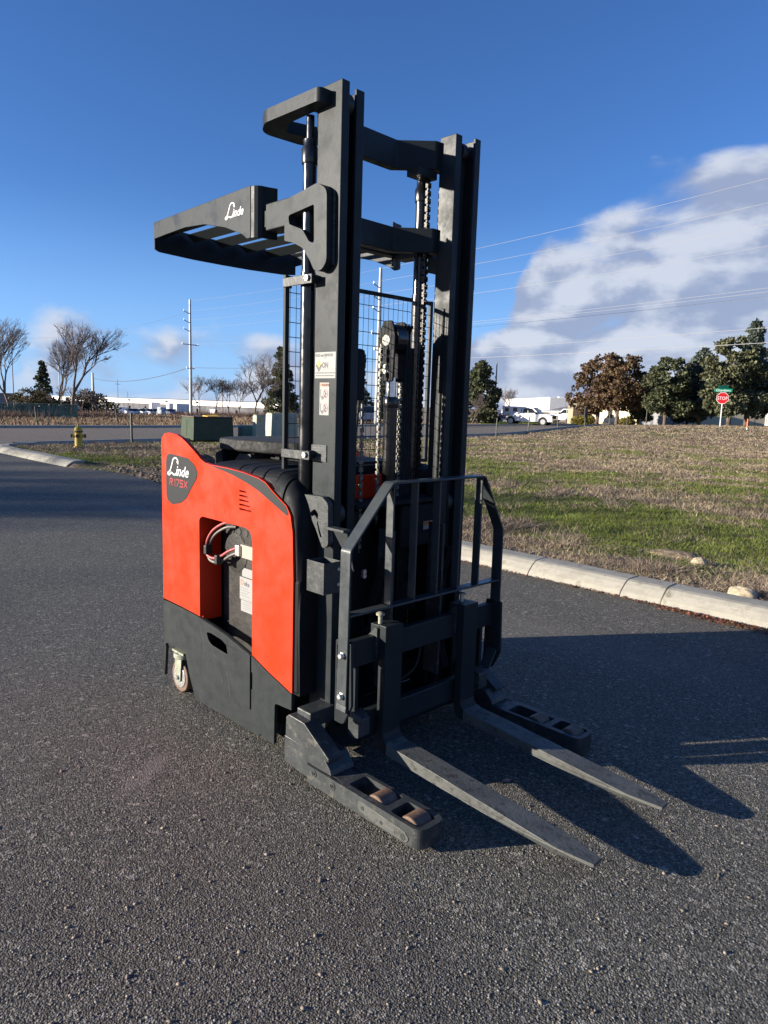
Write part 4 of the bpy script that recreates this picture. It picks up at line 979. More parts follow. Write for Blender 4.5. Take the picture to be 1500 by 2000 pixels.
cl = fbm(x, y, 1.6, 9, 3); hh = .03+.16*np.clip(cl-.42, 0, .4)*2.2
V, F = blades(x[kw], y[kw], hh[kw]+.01, .0028+.0009*r_[kw], 2.2); o = rawmesh('dead_weeds', V, F, WEED); tag(o, 'grey brown dead weeds in low mats', 'weeds', kind='stuff')
x, y, r_ = scatter(130000, 36, 72, 126, 170, 0); k = (x < xf(y)-.9) & (x > -62-.0*y); x, y, r_ = x[k], y[k], r_[k]
V, F = blades(x, y, .12+.22*NR.uniform(size=len(x)), .02+.0009*r_, .6); o = rawmesh('tall_dry_grass', V, F, mat('tan_grass', (.30, .215, .14), .8, island=.3, var=.2, vscale=.5, spec=.05)); tag(o, 'tan dry grass beyond the street', 'grass', kind='stuff')
x, y, r_ = scatter(26000, 74, 96, 108, 128, 0); k = (x < xf(y)-1.2); x, y, r_ = x[k], y[k], r_[k]
V, F = blades(x, y, .05+.05*NR.uniform(size=len(x)), .10+0*r_, .4); o = rawmesh('garden_lawn', V, F, mat('lawn_green', (.10, .13, .03), .8, island=.3, spec=.05)); tag(o, 'mown lawn under the garden trees', 'grass', kind='stuff')
# litter in the gutter and on the verge
def flakes(name, x, y, z, s_, m, label, cat):
    n = len(x); a = NR.uniform(0, 2*PI, n); u = np.stack([np.cos(a), np.sin(a), NR.normal(size=n)*.25], 1)*s_[:, None]; v_ = np.stack([-np.sin(a), np.cos(a), NR.normal(size=n)*.3], 1)*(s_*NR.uniform(.15, .6, n))[:, None]
    P = np.stack([x, y, z], 1); V = np.stack([P-u, P+v_, P+u, P-v_], 1).reshape(-1, 3)
    o = rawmesh(name, V, np.arange(4*n).reshape(-1, 4), m); tag(o, label, cat, kind='stuff')
n = 2600; x = NR.uniform(-3.4, 2.2, n); x = np.where(NR.uniform(size=n) < .55, NR.normal(.15, .45, n), x); y = 3.585-np.abs(NR.normal(size=n))*(.03+.05*np.exp(-((x-.15)/.5)**2))
flakes('gutter_litter', x, y, .010+.012*NR.uniform(size=n), .005+.016*NR.uniform(size=n), mat('rust_leaf_litter', (.20, .075, .035), .8, island=.5), 'rust coloured needles and bark chips swept against the kerb', 'litter')
x, y, r_ = scatter(60000, 5.5, 14, 104, 150); k = inturf(x, y) & (fbm(x, y, 1.2, 12, 3) > .44) & (y < 5.0+2.2*fbm(x, y, .8, 41, 2)*(NR.uniform(size=len(x)))); x, y = x[k], y[k]
flakes('leaf_litter', x, y, gz(x, y)+.02+.02*NR.uniform(size=len(x)), .008+.014*NR.uniform(size=len(x)), mat('dry_leaf_litter', (.24, .18, .13), .8, island=.5), 'dry curled leaves and wood chips on the verge', 'litter')
# pebbles and gravel chips standing proud of the asphalt
def stones(name, x, y, z, s_, m, label, cat, top=None):
    base = np.array([(1,0,0),(-1,0,0),(0,1,0),(0,-1,0),(0,0,1),(0,0,-1),(.7,.7,.2),(-.7,.7,.2),(.7,-.7,.2),(-.7,-.7,.2)])
    tri = np.array([(4,0,6),(4,6,2),(4,2,7),(4,7,1),(4,1,9),(4,9,3),(4,3,8),(4,8,0),(5,6,0),(5,2,6),(5,7,2),(5,1,7),(5,9,1),(5,3,9),(5,8,3),(5,0,8)])
    n = len(x); a = NR.uniform(0, 2*PI, n); B = base[None]*NR.uniform(.75, 1.25, (n, 10, 1)); B = B*np.stack([s_, s_*NR.uniform(.55, .95, n), s_*NR.uniform(.35, .6, n)], 1)[:, None]
    X = B[..., 0]*np.cos(a)[:, None]-B[..., 1]*np.sin(a)[:, None]+x[:, None]; Y = B[..., 0]*np.sin(a)[:, None]+B[..., 1]*np.cos(a)[:, None]+y[:, None]; Z = B[..., 2]+z[:, None]
    V = np.stack([X, Y, Z], -1).reshape(-1, 3); F = (tri[None]+10*np.arange(n)[:, None, None]).reshape(-1, 3)
    o = rawmesh(name, V, F, m, smooth=True); tag(o, label, cat, kind='stuff'); return o
x, y, r_ = scatter(26000, 1.6, 9, 100, 168, .1); k = (y < 3.5); x, y, r_ = x[k], y[k], r_[k]; s_ = .0018+.0040*NR.uniform(size=len(x))**3
stones('asphalt_chips', x, y, .0045+0*x, s_, mat('stone_chips', (.16, .15, .135), .7, island=.5), 'small stone chips set in the worn asphalt', 'gravel')
x, y, r_ = scatter(420, 1.7, 7, 105, 166); k = (y < 3.4); x, y = x[k], y[k]; s_ = .005+.006*NR.uniform(size=len(x))**2
stones('pebbles', x, y, .005+0*x, s_, mat('tan_pebbles', (.21, .17, .13), .7, island=.4), 'tan and pink pebbles dotted over the asphalt', 'gravel')
n = 900; x = NR.uniform(-14.6, -9.6, n); y = lot_edge(x)+.05+NR.uniform(0, 1.5, n)**1.3; s_ = .012+.05*NR.uniform(size=n)**3
stones('rubble', x, y, gz(x, y)+.01, s_, mat('dirt_rubble', (.22, .17, .12), .9, island=.4), 'clods and stones on the bare dirt edge behind the truck', 'rubble')
# dirt heap and boulders
def lump(name, loc, sx, sy, sz, m, label, cat, seed=1, amp=.2, n=28):
    V = []; F = []
    for i in range(n+1):
        for j in range(2*n):
            th = PI*i/n; ph = PI*j/n; d = Vector((math.sin(th)*math.cos(ph), math.sin(th)*math.sin(ph), math.cos(th)))
            q = 1+amp*(float(fbm(d.x*2+seed, d.y*2+d.z*2.3, 1.3, seed))-.5)*2; V.append((d.x*sx*q, d.y*sy*q, d.z*sz*q))
    for i in range(n):
        for j in range(2*n): a = i*2*n+j; b_ = i*2*n+(j+1) % (2*n); F.append((a, b_, b_+2*n, a+2*n))
    o = rawmesh(name, V, F, m, smooth=True); o.location = loc; return tag(o, label, cat)
ROCK = mat('tan_boulder', (.40, .33, .22), .85, var=.25, vscale=14, bump=.5, bscale=40); DIRT = mat('dug_dirt', (.095, .068, .042), .95, var=.4, vscale=9, bump=1, bscale=30)
lump('boulder', (.03, 4.14, .12), .125, .10, .075, ROCK, 'rounded tan boulder touching the kerb at right', 'boulder', 3, .16)
lump('boulder', (-.80, 5.25, .11), .085, .07, .06, ROCK, 'smaller tan stone in the grass left of the boulder', 'boulder', 5, .2)
lump('ant_mound', (-1.25, 5.62, .05), .34, .26, .075, mat('mound_straw', (.30, .225, .145), .95, spec=.05, var=.35, vscale=30, bump=1, bscale=60), 'low straw coloured mound in the grass', 'mound', 6, .2)
lump('dirt_heap', (-13.3, 6.2, .06), .85, .55, .36, DIRT, 'dark heap of dug dirt beside the orange panel', 'dirt heap', 8, .45)
lump('dirt_heap', (-11.5, 5.5, .04), .6, .5, .22, DIRT, 'lower clump of dirt right beside the orange panel', 'dirt heap', 11, .5)
lf = MB().add([(0, 0, .012), (.03, .006, .02), (.055, 0, .014), (.03, -.012, .010)], [(0, 1, 2, 3)]); tag(lf.build('fallen_leaf', mat('pink_leaf', (.32, .17, .12), .7), None, loc=(.42, .02, .008), rot=(0, 0, 1)), 'single dry leaf lying between the two forks', 'leaf')

# ------------------------------------------------------------------ street furniture and utilities
YEL = mat('hydrant_yellow', (.52, .36, .04), .5, var=.2, vscale=9, dirt=((.20, .12, .05), .56, .75, 9)); RUST = mat('dark_rust', (.09, .05, .03), .7)
hp = Vector((-20.5, 6.35, .09)); hy = empty('fire_hydrant', hp, 'yellow fire hydrant with side caps on the corner verge', 'hydrant')
MB().lathe([(.16, 0), (.16, .04), (.115, .05), (.11, .46), (.135, .47), (.135, .51), (.125, .52), (.12, .57), (.09, .63), (.04, .66), (.03, .67), (.03, .72), (.01, .73)], (0, 0, 0), 24).build('barrel', YEL, hy)
MB().lathe([(.14, 0), (.142, .02), (.14, .04)], (0, 0, .475), 24).build('bonnet_flange', RUST, hy)
for a, l in ((R(60), .22), (R(-120), .22), (R(-30), .2)):
    d = Vector((math.cos(a), math.sin(a), 0)); cp_ = MB().tube([Vector((0, 0, .36))+d*.08, Vector((0, 0, .36))+d*(l-.03)], .055, 14).build('outlet', YEL, hy)
    MB().tube([Vector((0, 0, .36))+d*(l-.04), Vector((0, 0, .36))+d*l], .065, 6).build('outlet_cap', RUST, cp_)
MB().tube(smooth_line([(.09, .16, .33), (.12, .2, .2), (.1, .2, .04)], 5), .006, 6).build('cap_chain', M['zinc'], hy)
TG = mat('transformer_green', (.050, .068, .042), .55, spec=.2, var=.1, vscale=3); TEAL = mat('teal_plastic', (.08, .18, .16), .6, var=.2, vscale=8); PALE = mat('pale_cream_plastic', (.36, .38, .28), .6, var=.1, vscale=5)
tr_ = empty('transformer_box', tuple(at(418, 29.4)+Vector((-.60, .14, .08))), 'large dark green utility transformer box with yellow tag on top', 'transformer', None, R(-13))
MB().add([(-1.2,-.85,0),(.62,-.85,0),(.62,.82,0),(-1.2,.82,0),(-1.1,-.80,.90),(.55,-.80,.90),(.55,.80,.90),(-1.1,.80,.90)], [(0,3,2,1),(4,5,6,7),(0,1,5,4),(1,2,6,5),(2,3,7,6),(3,0,4,7)]).build('cabinet', TG, tr_, bevel=.02)
MB().box((-1.12, -.82, .901), (.60, .82, .945)).build('lid', mat('rust_lid', (.10, .065, .05), .7, var=.3, vscale=5), tr_, bevel=.01)
MB().add([(.25,-.35,.950),(.62,-.25,.948),(.62,.25,.948),(.20,.20,.952),(.25,-.35,.99),(.62,-.25,.96),(.62,.25,.96),(.20,.20,1.02)], [(0,3,2,1),(4,5,6,7),(0,1,5,4),(1,2,6,5),(2,3,7,6),(3,0,4,7)]).build('yellow_tag', mat('yellow_plastic', (.70, .42, .02), .6), tr_)
MB().box((-.3, -.862, .1), (-.28, -.855, .8)).build('door_seam', M['black'], tr_)
td = empty('utility_box', tuple(at(480, 30.6)+Vector((0, 0, .08))), 'small teal ribbed utility box right of the transformer', 'utility box', None, R(-12))
MB().prism(rpoly([(-.25,0), (.25,0), (.25,.50), (.18,.60), (-.18,.60), (-.25,.50)], .03), 'x', -.25, .25).build('housing', TEAL, td, bevel=.01)
for k in range(7): MB().box((.251, -.24, .06+.07*k), (.262, .24, .085+.07*k)).build('rib', TEAL, td)
for i, (lx_, ly_, w_, hh, lb_) in enumerate(((*at(506, 29.8)[:2], .26, 1.04, 'tall narrow cream utility pedestal beside the teal box'), (*at(538, 32)[:2], .42, 1.10, 'wide pale green utility pedestal left of the mesh guard'), (*at(566, 33)[:2], .35, 1.10, 'pale utility pedestal partly behind the mast'))):
    e = empty('pedestal', (lx_, ly_, .07), lb_, 'utility pedestal', 'utility pedestals by the street', R(-12))
    MB().prism([(-w_*.85, 0), (w_*.85, 0), (w_*.75, hh), (-w_*.75, hh)], 'x', -w_*.8, w_*.8).build('housing', PALE, e, bevel=.03)
    MB().box((w_*.8+.002, -w_*.3, hh*.75), (w_*.8+.006, w_*.0, hh*.9)).build('label', M['yellow'] if i == 0 else M['white'], e)
    MB().box((-w_*.6, -w_*.72, hh+.001), (w_*.6, w_*.72, hh+.03)).build('cap', PALE, e, bevel=.01)
# stake fence along the street
STAKE = mat('steel_stake', (.055, .06, .045), .7, var=.3, vscale=5)
sp_ = [((-22.3, 8.93), 1.12, 'green steel fence stake beside the hydrant'), ((-24.0, 28.0), 1.1, 'thin stake seen just right of the pedestals'), ((-24.3, 33.1), 1.1, 'leftmost thin stake right of the mast'), ((-25.6, 38.4), 1.1, 'thin stake in front of the white pickup body'), ((-27.2, 44.6), 1.0, 'thin stake in front of the pickup grille'), ((-26.9, 48.0), 1.6, 'thin stake carrying a dark panel'), ((-29.0, 55.8), 1.1, 'thin stake below the brown trees'), ((-30.0, 61), 1.1, 'thin stake right of the brown tree trunks'), ((-28.6, 62.0), 1.7, 'pale topped stake by the white wall'), ((-30.4, 72), 1.1, 'thin stake in front of the white wall'), ((-36.6, 10.6), 1.05, 'leaning stake beyond the street, left'), ((-36.9, 15.0), 1.0, 'leaning stake beyond the street behind the hydrant')]
s0 = None
for i, ((px_, py_), hh, lb_) in enumerate(sp_):
    z0 = h(px_, py_)+.02
    o = MB().box((-.03, -.03, 0), (.03, .03, 1.0)).build('fence_stake', STAKE) if s0 is None else s0.copy()
    if s0 is None: s0 = o
    else: C.objects.link(o)
    o.location = (px_, py_, z0); o.scale = (1, 1, hh); o.rotation_euler = (rnd.uniform(-.05, .05) + (.10 if i > 9 else 0), rnd.uniform(-.05, .05), 0)
    tag(o, lb_, 'stake', 'thin stakes along the street')
pp = MB().box((-.02, -.22, .75), (.02, .22, 1.55)).build('post_panel', mat('dark_panel', (.06, .055, .05), .7), None, loc=(-26.85, 48.0, h(-26.9, 48))); tag(pp, 'dark rectangular panel on a stake in front of the lawn', 'panel')
# utility poles and wires
WOODP = mat('pole_wood', (.22, .17, .13), .85, var=.25, vscale=2); METP = mat('pole_steel', (.42, .43, .42), .5, .2, var=.15, vscale=1); WIRE = mat('bright_wire', (.45, .45, .45), .45, .2); DWIRE = mat('dark_cable', (.10, .10, .11), .6)
def pole(name, loc, hgt, r_, m, label, arms, side=1, ang=R(100)):
    e = empty(name, loc, label, 'utility pole'); MB().tube([(0, 0, -.3), (0, 0, hgt)], [r_, r_*.55], 10).build('pole_shaft', m, e)
    for z, l, two in arms:
        a = MB(); d = Vector((math.cos(ang), math.sin(ang), 0))
        if two: a.tube([d*-l+Vector((0, 0, z)), d*l+Vector((0, 0, z))], .045, 5)
        else: a.tube([Vector((0, 0, z-.12)), d*-l*side+Vector((0, 0, z+.12))], .045, 5)
        o = a.build('cross_arm', m, e)
        for q in ((-1, 1) if two else (-side,)):
            pz = d*l*q*.95+Vector((0, 0, z+(.1 if not two else .02))); MB().tube([pz, pz+Vector((0, 0, .16))], .035, 5).build('insulator', M['zinc'], o)
    return e
pA = at(373, 73); pB = at(736, 57); pC = Vector((1, 33.5, .5))
pole('utility_pole', pA, 11.1-pA.z, .17, METP, 'tall utility pole with three left arms standing left of the truck', ((9.95, .75, 0), (9.1, .75, 0), (8.3, .75, 0), (6.95, 1.0, 1), (4.7, .5, 1)))
pole('utility_pole', pB, 12.1, .22, METP, 'tall steel utility pole seen through the mast mesh', ((10.7, .9, 0), (9.8, .9, 0), (8.9, .9, 0), (7.1, 1.0, 1), (5.9, .6, 1)))
pole('utility_pole', pC, 13.2, .22, WOODP, 'utility pole out of view to the right carrying the wires', ((12.0, .9, 0), (11.0, .9, 0), (10.0, .9, 0), (7.4, 1.0, 1)))
def wire(name, a, b_, sag, label, m=WIRE, r_=.0085, grp='overhead power lines'):
    a = Vector(a); b_ = Vector(b_); pts = []
    for i in range(41):
        t_ = i/40; p = a.lerp(b_, t_); p.z -= sag*4*t_*(1-t_); pts.append(p)
    o = MB().tube(pts, r_, 4, caps=False).build(name, m); tag(o, label, 'power line', grp)
wz = [(11.0, 12.05, 13.3, 'topmost'), (10.05, 11.15, 12.1, 'second'), (9.2, 10.2, 11.1, 'third'), (8.45, 9.3, 10.1, 'fourth')]
for za, zb, zc, nm in wz:
    wire('power_line', (pB.x, pB.y, zb), (pC.x, pC.y, zc), .35, nm+' wire from the top, right of the mast')
    wire('power_line', (pA.x, pA.y, za), (pB.x, pB.y, zb), .25, nm+' wire between the two steel poles', r_=.007)
for i, (zb, zc, d) in enumerate(((7.35, 7.95, -.9), (7.30, 7.85, 0), (7.2, 7.7, .9))):
    wire('power_line', (pB.x-.2*d, pB.y+d*.6, zb), (pC.x-.2*d, pC.y+d*.6, zc), .25, ('upper', 'middle', 'lower')[i]+' of the three close wires right of the mast')
wire('power_line', (pB.x, pB.y, 5.62), (pC.x, pC.y, 6.15), .2, 'single bright wire above the brown trees', r_=.011)
wire('power_line', (pB.x, pB.y, 5.05), (pC.x, pC.y, 5.35), .15, 'lowest bright cable crossing the tree tops', r_=.013)
wire('power_line', (pA.x, pA.y, 6.95), (pB.x, pB.y, 7.35), .3, 'wire on the double arm between the two steel poles', r_=.007)
wire('power_line', (pA.x, pA.y, 4.7), (pB.x, pB.y, 5.1), .25, 'low dark cable between the two steel poles', DWIRE, .016)
q = at(182, 120); wire('power_line', (pA.x, pA.y, 4.75), (q.x, q.y, q.z+5.6), .9, 'dark cable sagging from the pole toward the warehouse', DWIRE, .03)
q = at(-300, 100); wire('power_line', (pA.x, pA.y, 10.0), (q.x, q.y, 11.5), 3.4, 'faint wire running left from the tall pole', r_=.010)
pole('utility_pole', at(966, 80), 6.6, .11, WOODP, 'weathered wooden pole with a transformer can right of the rounded evergreen', ((4.9, .25, 0),))
pole('utility_pole', at(985, 95), 4.5, .06, WOODP, 'thin dark post behind the pickup canopy', ())
pole('utility_pole', at(1104, 110), 4.6, .06, WOODP, 'thin dark post beside the grey roof', ())
for u, d, hh, lb_ in ((183, 118, 6.3, 'white post at the left end of the warehouse'), (118, 90, 9.5, 'slim pole behind the leaning bare tree'), (28, 90, 7.0, 'slim pole behind the leftmost bare tree'), (231, 160, 7.3, 'distant pole above the warehouse roof'), (250, 150, 4.5, 'distant lamp pole in front of the warehouse')):
    pole('utility_pole', at(u, d), hh, .07 if u != 183 else .26, METP if u in (183, 118) else WOODP, lb_, ((hh*.86, .6, 1),) if u == 231 else ())
lp = at(435, 96); e = empty('street_light', lp, 'twin headed parking light on a slim pole above the bare shrubs', 'street light'); MB().tube([(0, 0, 0), (0, 0, 4.6)], .07, 8).build('pole_shaft', WOODP, e)
for s in (-1, 1): MB().box((-.15, s*.35-.12, 4.52), (.15, s*.35+.12, 4.68)).build('lamp_head', STAKE, e); MB().tube([(0, 0, 4.5), (0, s*.3, 4.58)], .03, 5).build('bracket', STAKE, e)
# stop sign
SR = mat('sign_red', (.52, .012, .02), .4); SG = mat('sign_green', (.0, .22, .13), .45); SW = mat('sign_white', (.80, .80, .78), .45)
sp = at(1409, 60); yaw_ = math.atan2(CAM.y-sp.y, CAM.x-sp.x)+R(6); e = empty('stop_sign', sp, 'red stop sign with green street name blades on a white post', 'stop sign', None, yaw_)
MB().box((-.03, -.035, 0), (.03, .035, 1.95)).build('sign_post', SW, e)
oc = lambda r_: [(r_*math.cos(PI/8+k*PI/4), 2.28+r_*math.sin(PI/8+k*PI/4)) for k in range(8)]
f1 = MB().prism(oc(.455), 'x', .032, .036).build('sign_face', SW, e); MB().prism(oc(.425), 'x', .0365, .038).build('red_octagon', SR, f1)
text('sign_lettering', 'STOP', .36, SW, f1, (.0385, -.355, 2.155), (R(90), 0, R(90)), .001, .82)
b1 = MB().box((-.005, -.62, 2.74), (.005, .62, 2.98)).build('street_blade', SG, e); text('blade_lettering', 'Chambers', .24, SW, b1, (.0060, -.50, 2.78), (R(90), 0, R(90)), .001)
b2 = MB().box((-.40, -.006, 3.0), (.40, .006, 3.22)).build('street_blade', SG, e); b2.rotation_euler = (0, 0, R(-65)); text('blade_lettering', 'Rivers', .2, SW, b2, (-.3, -.0075, 3.04), (R(90), 0, 0), .001)
mk = at(1463, 56); e = empty('marker_post', mk, 'orange marker post with white foot at the right edge of the field', 'marker post')
MB().cyl((0, 0, .2), (0, 0, .88), .05, 14).build('orange_tube', mat('marker_orange', (.62, .17, .04), .5), e); MB().lathe([(.10, 0), (.055, .1), (.05, .26)], (0, 0, 0), 14).build('white_foot', SW, e)
# chain link fence with a small notice at the right
GAL = mat('galvanised', (.35, .36, .36), .45, .4)
cf = empty('chain_link_fence', at(1455, 78), 'grey chain-link fence behind the conifers at the right edge', 'fence'); a = at(1455, 78); b_ = at(1600, 72); d = b_-a
for i in range(7): q = d*i/6; MB().cyl((q.x, q.y, q.z), (q.x, q.y, q.z+1.8), .035, 8).build('fence_post', GAL, cf)
MB().tube([(0, 0, 1.78), tuple(d+Vector((0, 0, 1.78)))], .022, 6).build('top_rail', GAL, cf)
wm = MB(); L_ = d.length; k = 0
while k*.16 < L_:
    t0 = k*.16/L_; t1 = min(1, (k*.16+1.7)/L_)
    if t1 < 1: p0 = d*t0; p1 = d*t1; wm.tube([p0+Vector((0, 0, .05)), p1+Vector((0, 0, 1.75))], .004, 3, caps=False); wm.tube([p0+Vector((0, 0, 1.75)), p1+Vector((0, 0, .05))], .004, 3, caps=False)
    k += 1
wm.build('chain_mesh', GAL, cf)['kind'] = 'stuff'
nb = at(1462, 76); e = empty('notice_sign', nb, 'small white notice board hung at the start of the chain-link fence', 'sign', None, math.atan2(CAM.y-nb.y, CAM.x-nb.x)); MB().box((.05, -.28, 1.05), (.07, .28, 1.75)).build('board', SW, e); MB().box((.0705, -.20, 1.35), (.073, .20, 1.62)).build('print_block', M['grey'], e); MB().box((-.02, -.02, 0), (.02, .02, 1.8)).build('post', GAL, e)

# green slatted fence on the left
GS = mat('faded_green_slat', (.09, .15, .105), .7, var=.35, vscale=2, island=.35); a = at(-60, 56); b_ = at(150, 54); d = b_-a; n = 105
gf = empty('slatted_fence', a, 'low faded green slatted fence in front of the bare trees at left', 'fence')
ang = math.atan2(d.y, d.x); sl = None
for i in range(n):
    p = d*(i/(n-1)); hh = 1.02+.03*math.sin(i*.7)+rnd.uniform(-.08, .02)
    if sl is None: o = MB().box((-.045, -.01, 0), (.045, .01, 1)).build('slat', GS, gf); sl = o
    else: o = sl.copy(); C.objects.link(o)
    o.parent = gf; o.location = (p.x, p.y, p.z); o.rotation_euler = (rnd.uniform(-.06, .06), rnd.uniform(-.08, .08), ang); o.scale = (1, 1, hh)
MB().tube([(0, 0, 1.06), tuple(d+Vector((0, 0, 1.06)))], .018, 5).build('top_rail', GS, gf)
# scrub at its foot
xx = NR.uniform(0, 1, 16000); P0 = at(-40, 53); P1 = at(215, 60); X = P0.x+(P1.x-P0.x)*xx+NR.normal(size=16000)*.8; Y = P0.y+(P1.y-P0.y)*xx+NR.normal(size=16000)*.8
V, F = blades(X, Y, .2+.6*NR.uniform(size=16000)**2, np.full(16000, .03), .25); tag(rawmesh('dry_scrub', V, F, mat('scrub_brown', (.17, .11, .075), .9, island=.4)), 'brown dry scrub along the green fence', 'scrub', kind='stuff')
xx = NR.uniform(0, 1, 22000); P0 = at(360, 72); P1 = at(600, 78); X = P0.x+(P1.x-P0.x)*xx+NR.normal(size=22000)*1.2; Y = P0.y+(P1.y-P0.y)*xx+NR.normal(size=22000)*1.2
V, F = blades(X, Y, .15+.65*NR.uniform(size=22000)**2, np.full(22000, .035), .2); tag(rawmesh('dry_scrub', V, F, mat('scrub_red', (.16, .10, .07), .9, island=.4)), 'reddish scrub below the bare shrubs left of the mast', 'scrub', kind='stuff')
cs = [( .9*i, rnd.uniform(-.4, .4), .8+.5*math.sin(i*1.3)) for i in range(9)]; V, F = leaf_cloud(cs, [.95]*9, 6500, .10, 77); p = at(36, 66)
e = empty('hedge', p, 'olive brown hedge behind the green slatted fence', 'hedge', None, math.atan2(d.y, d.x)); rawmesh('leaves', V, F, leafmat('hedge_leaves', (.10, .085, .045)), e)

# ------------------------------------------------------------------ buildings
WH = mat('white_cladding', (.80, .78, .74), .6, var=.04, vscale=.4); GR = mat('grey_cladding', (.19, .19, .205), .6, var=.08, vscale=.5); GRW = mat('warehouse_grey', (.065, .065, .078), .7, var=.1, vscale=.3); DR = mat('dark_roof', (.07, .07, .08), .7)
CR = mat('cream_stucco', (.70, .60, .40), .8, var=.06, vscale=.6); SH = mat('grey_shingle', (.11, .11, .13), .8, var=.2, vscale=1.5); GLASS = mat('window_glass', (.02, .025, .03), .1, spec=.8); BRICK = mat('brown_brick', (.13, .105, .10), .8, var=.2, vscale=2)
def slab(name, a, b_, depth, z0, z1, m, parent, out=0):
    """wall block between plan points a and b, depth away from the camera"""
    a = Vector((a.x, a.y)); b_ = Vector((b_.x, b_.y)); d = (b_-a).normalized(); nrm = Vector((-d.y, d.x)); mid = (a+b_)/2
    if nrm.dot(mid-Vector((CAM.x, CAM.y))) < 0: nrm = -nrm
    a = a-nrm*out; b_ = b_-nrm*out; P = [a, b_, b_+nrm*depth, a+nrm*depth]
    return MB().add([(p.x, p.y, z0) for p in P]+[(p.x, p.y, z1) for p in P], [(0,3,2,1),(4,5,6,7),(0,1,5,4),(1,2,6,5),(2,3,7,6),(3,0,4,7)]).build(name, m, parent)
def world_thing(name, loc, label, cat):
    e = empty(name, loc, label, cat); e['_w'] = 1; return e
a = at(96, 345); b_ = at(560, 225); w = world_thing('warehouse', a, 'long low warehouse with white upper band and grey lower wall', 'warehouse')
slab('lower_wall', a, b_, 60, -5.5, -.55, GRW, w); slab('upper_band', a, b_, 61, -.55, 1.15, WH, w, .4); slab('roof', a, b_, 58, 1.15, 1.3, DR, w, -1)
for i in range(12): 
    t0 = .12+.07*i; q = a.lerp(b_, t0); q2 = a.lerp(b_, t0+.02); slab('loading_door', q, q2, .3, -4.4, -1.6, DR if i % 3 else WH, w, .5)
for t0 in (.42, .58, .70): q = a.lerp(b_, t0); q2 = a.lerp(b_, t0+.005); slab('wall_lamp', q, q2, .3, .3, .9, DR, w, .9)
a2 = at(125, 120); b2_ = at(192, 124); w2 = world_thing('white_shed', a2, 'pale shed behind the low shrubs left of the warehouse', 'shed'); slab('wall', a2, b2_, 6, -1.6, .5, WH, w2); slab('roof', a2, b2_, 6.4, .5, .62, DR, w2, .2)
a2 = at(-80, 330); b2_ = at(30, 330); w2 = world_thing('far_building', a2, 'long dark flat building at the far left horizon', 'building'); slab('wall', a2, b2_, 30, -6, 1.4, GR, w2); slab('roof', a2, b2_, 31, 1.4, 1.7, DR, w2, .5)
# right: white hall, grey roofed house, cream building, white wall
a = at(985, 178); b_ = at(1073, 140); w = world_thing('white_hall', a, 'white flat roofed hall behind the white pickup', 'building'); slab('wall', a, b_, 20, -1.5, 4.0, WH, w)
for i in range(3): q = a.lerp(b_, .5+.18*i); slab('roof_vent', q, a.lerp(b_, .53+.18*i), 1, 4.0, 4.3, WH, w, -3)
a = at(1073, 140); b_ = at(1112, 138); w = world_thing('grey_house', a, 'grey roofed house between the white hall and cream porch', 'house'); slab('wall', a, b_, 8, -1.5, 1.7, GR, w); 
aa, bb = a, b_; mb = MB(); nrm = (Vector((aa.x, aa.y, 0))-Vector((CAM.x, CAM.y, 0))).normalized()
mb.add([(aa.x, aa.y, 1.7), (bb.x, bb.y, 1.7), (bb.x+nrm.x*7, bb.y+nrm.y*7, 3.65), (aa.x+nrm.x*7, aa.y+nrm.y*7, 3.65), (aa.x, aa.y, 1.55), (bb.x, bb.y, 1.55), (bb.x+nrm.x*7, bb.y+nrm.y*7, 3.5), (aa.x+nrm.x*7, aa.y+nrm.y*7, 3.5)], [(0,1,2,3),(4,7,6,5),(0,4,5,1),(1,5,6,2),(2,6,7,3),(3,7,4,0)]); mb.build('roof', SH, w)
slab('chimney', a.lerp(b_, .4), a.lerp(b_, .46), .4, 3.3, 4.1, GR, w, -5)
a = at(984, 112); b_ = at(1107, 106); w = world_thing('brick_house', a, 'low brown brick house with pale eaves behind the pickup', 'house'); slab('wall', a, b_, 8, -1.2, 1.35, BRICK, w); slab('fascia', a, b_, 8.6, 1.35, 1.55, WH, w, .5); slab('roof', a, b_, 6, 1.55, 1.75, SH, w, 0)
for t0 in (.15, .70): slab('window', a.lerp(b_, t0), a.lerp(b_, t0+.08), .2, .2, 1.1, GLASS, w, .05)
a = at(975, 96); b_ = at(992, 94); w = world_thing('small_shed', a, 'little dark shed with white gable roof left of the pickup', 'shed'); slab('wall', a, b_, 2, -.4, 1.0, DR, w); slab('roof', a, b_, 2.4, 1.0, 1.35, WH, w, .2)
a = at(1122, 116); b_ = at(1300, 88); w = world_thing('cream_building', a, 'cream stucco building behind the rust brown trees', 'building'); slab('wall', a, b_, 12, -.6, 3.7, CR, w); slab('parapet', a, b_, 12.4, 3.7, 3.82, CR, w, .15)
for t0 in (.30, .45): slab('window', a.lerp(b_, t0), a.lerp(b_, t0+.05), .2, .9, 2.0, GLASS, w, .05)
a = at(1108, 97); b_ = at(1131, 97); w = world_thing('porch', a, 'cream gabled porch with dark opening left of the brown trees', 'porch'); slab('wall', a.lerp(b_, .05), a.lerp(b_, .5), 3, -.6, 2.2, CR, w)
nrm = (Vector((a.x, a.y, 0))-Vector((CAM.x, CAM.y, 0))).normalized(); z0 = 2.1; z1 = 3.5
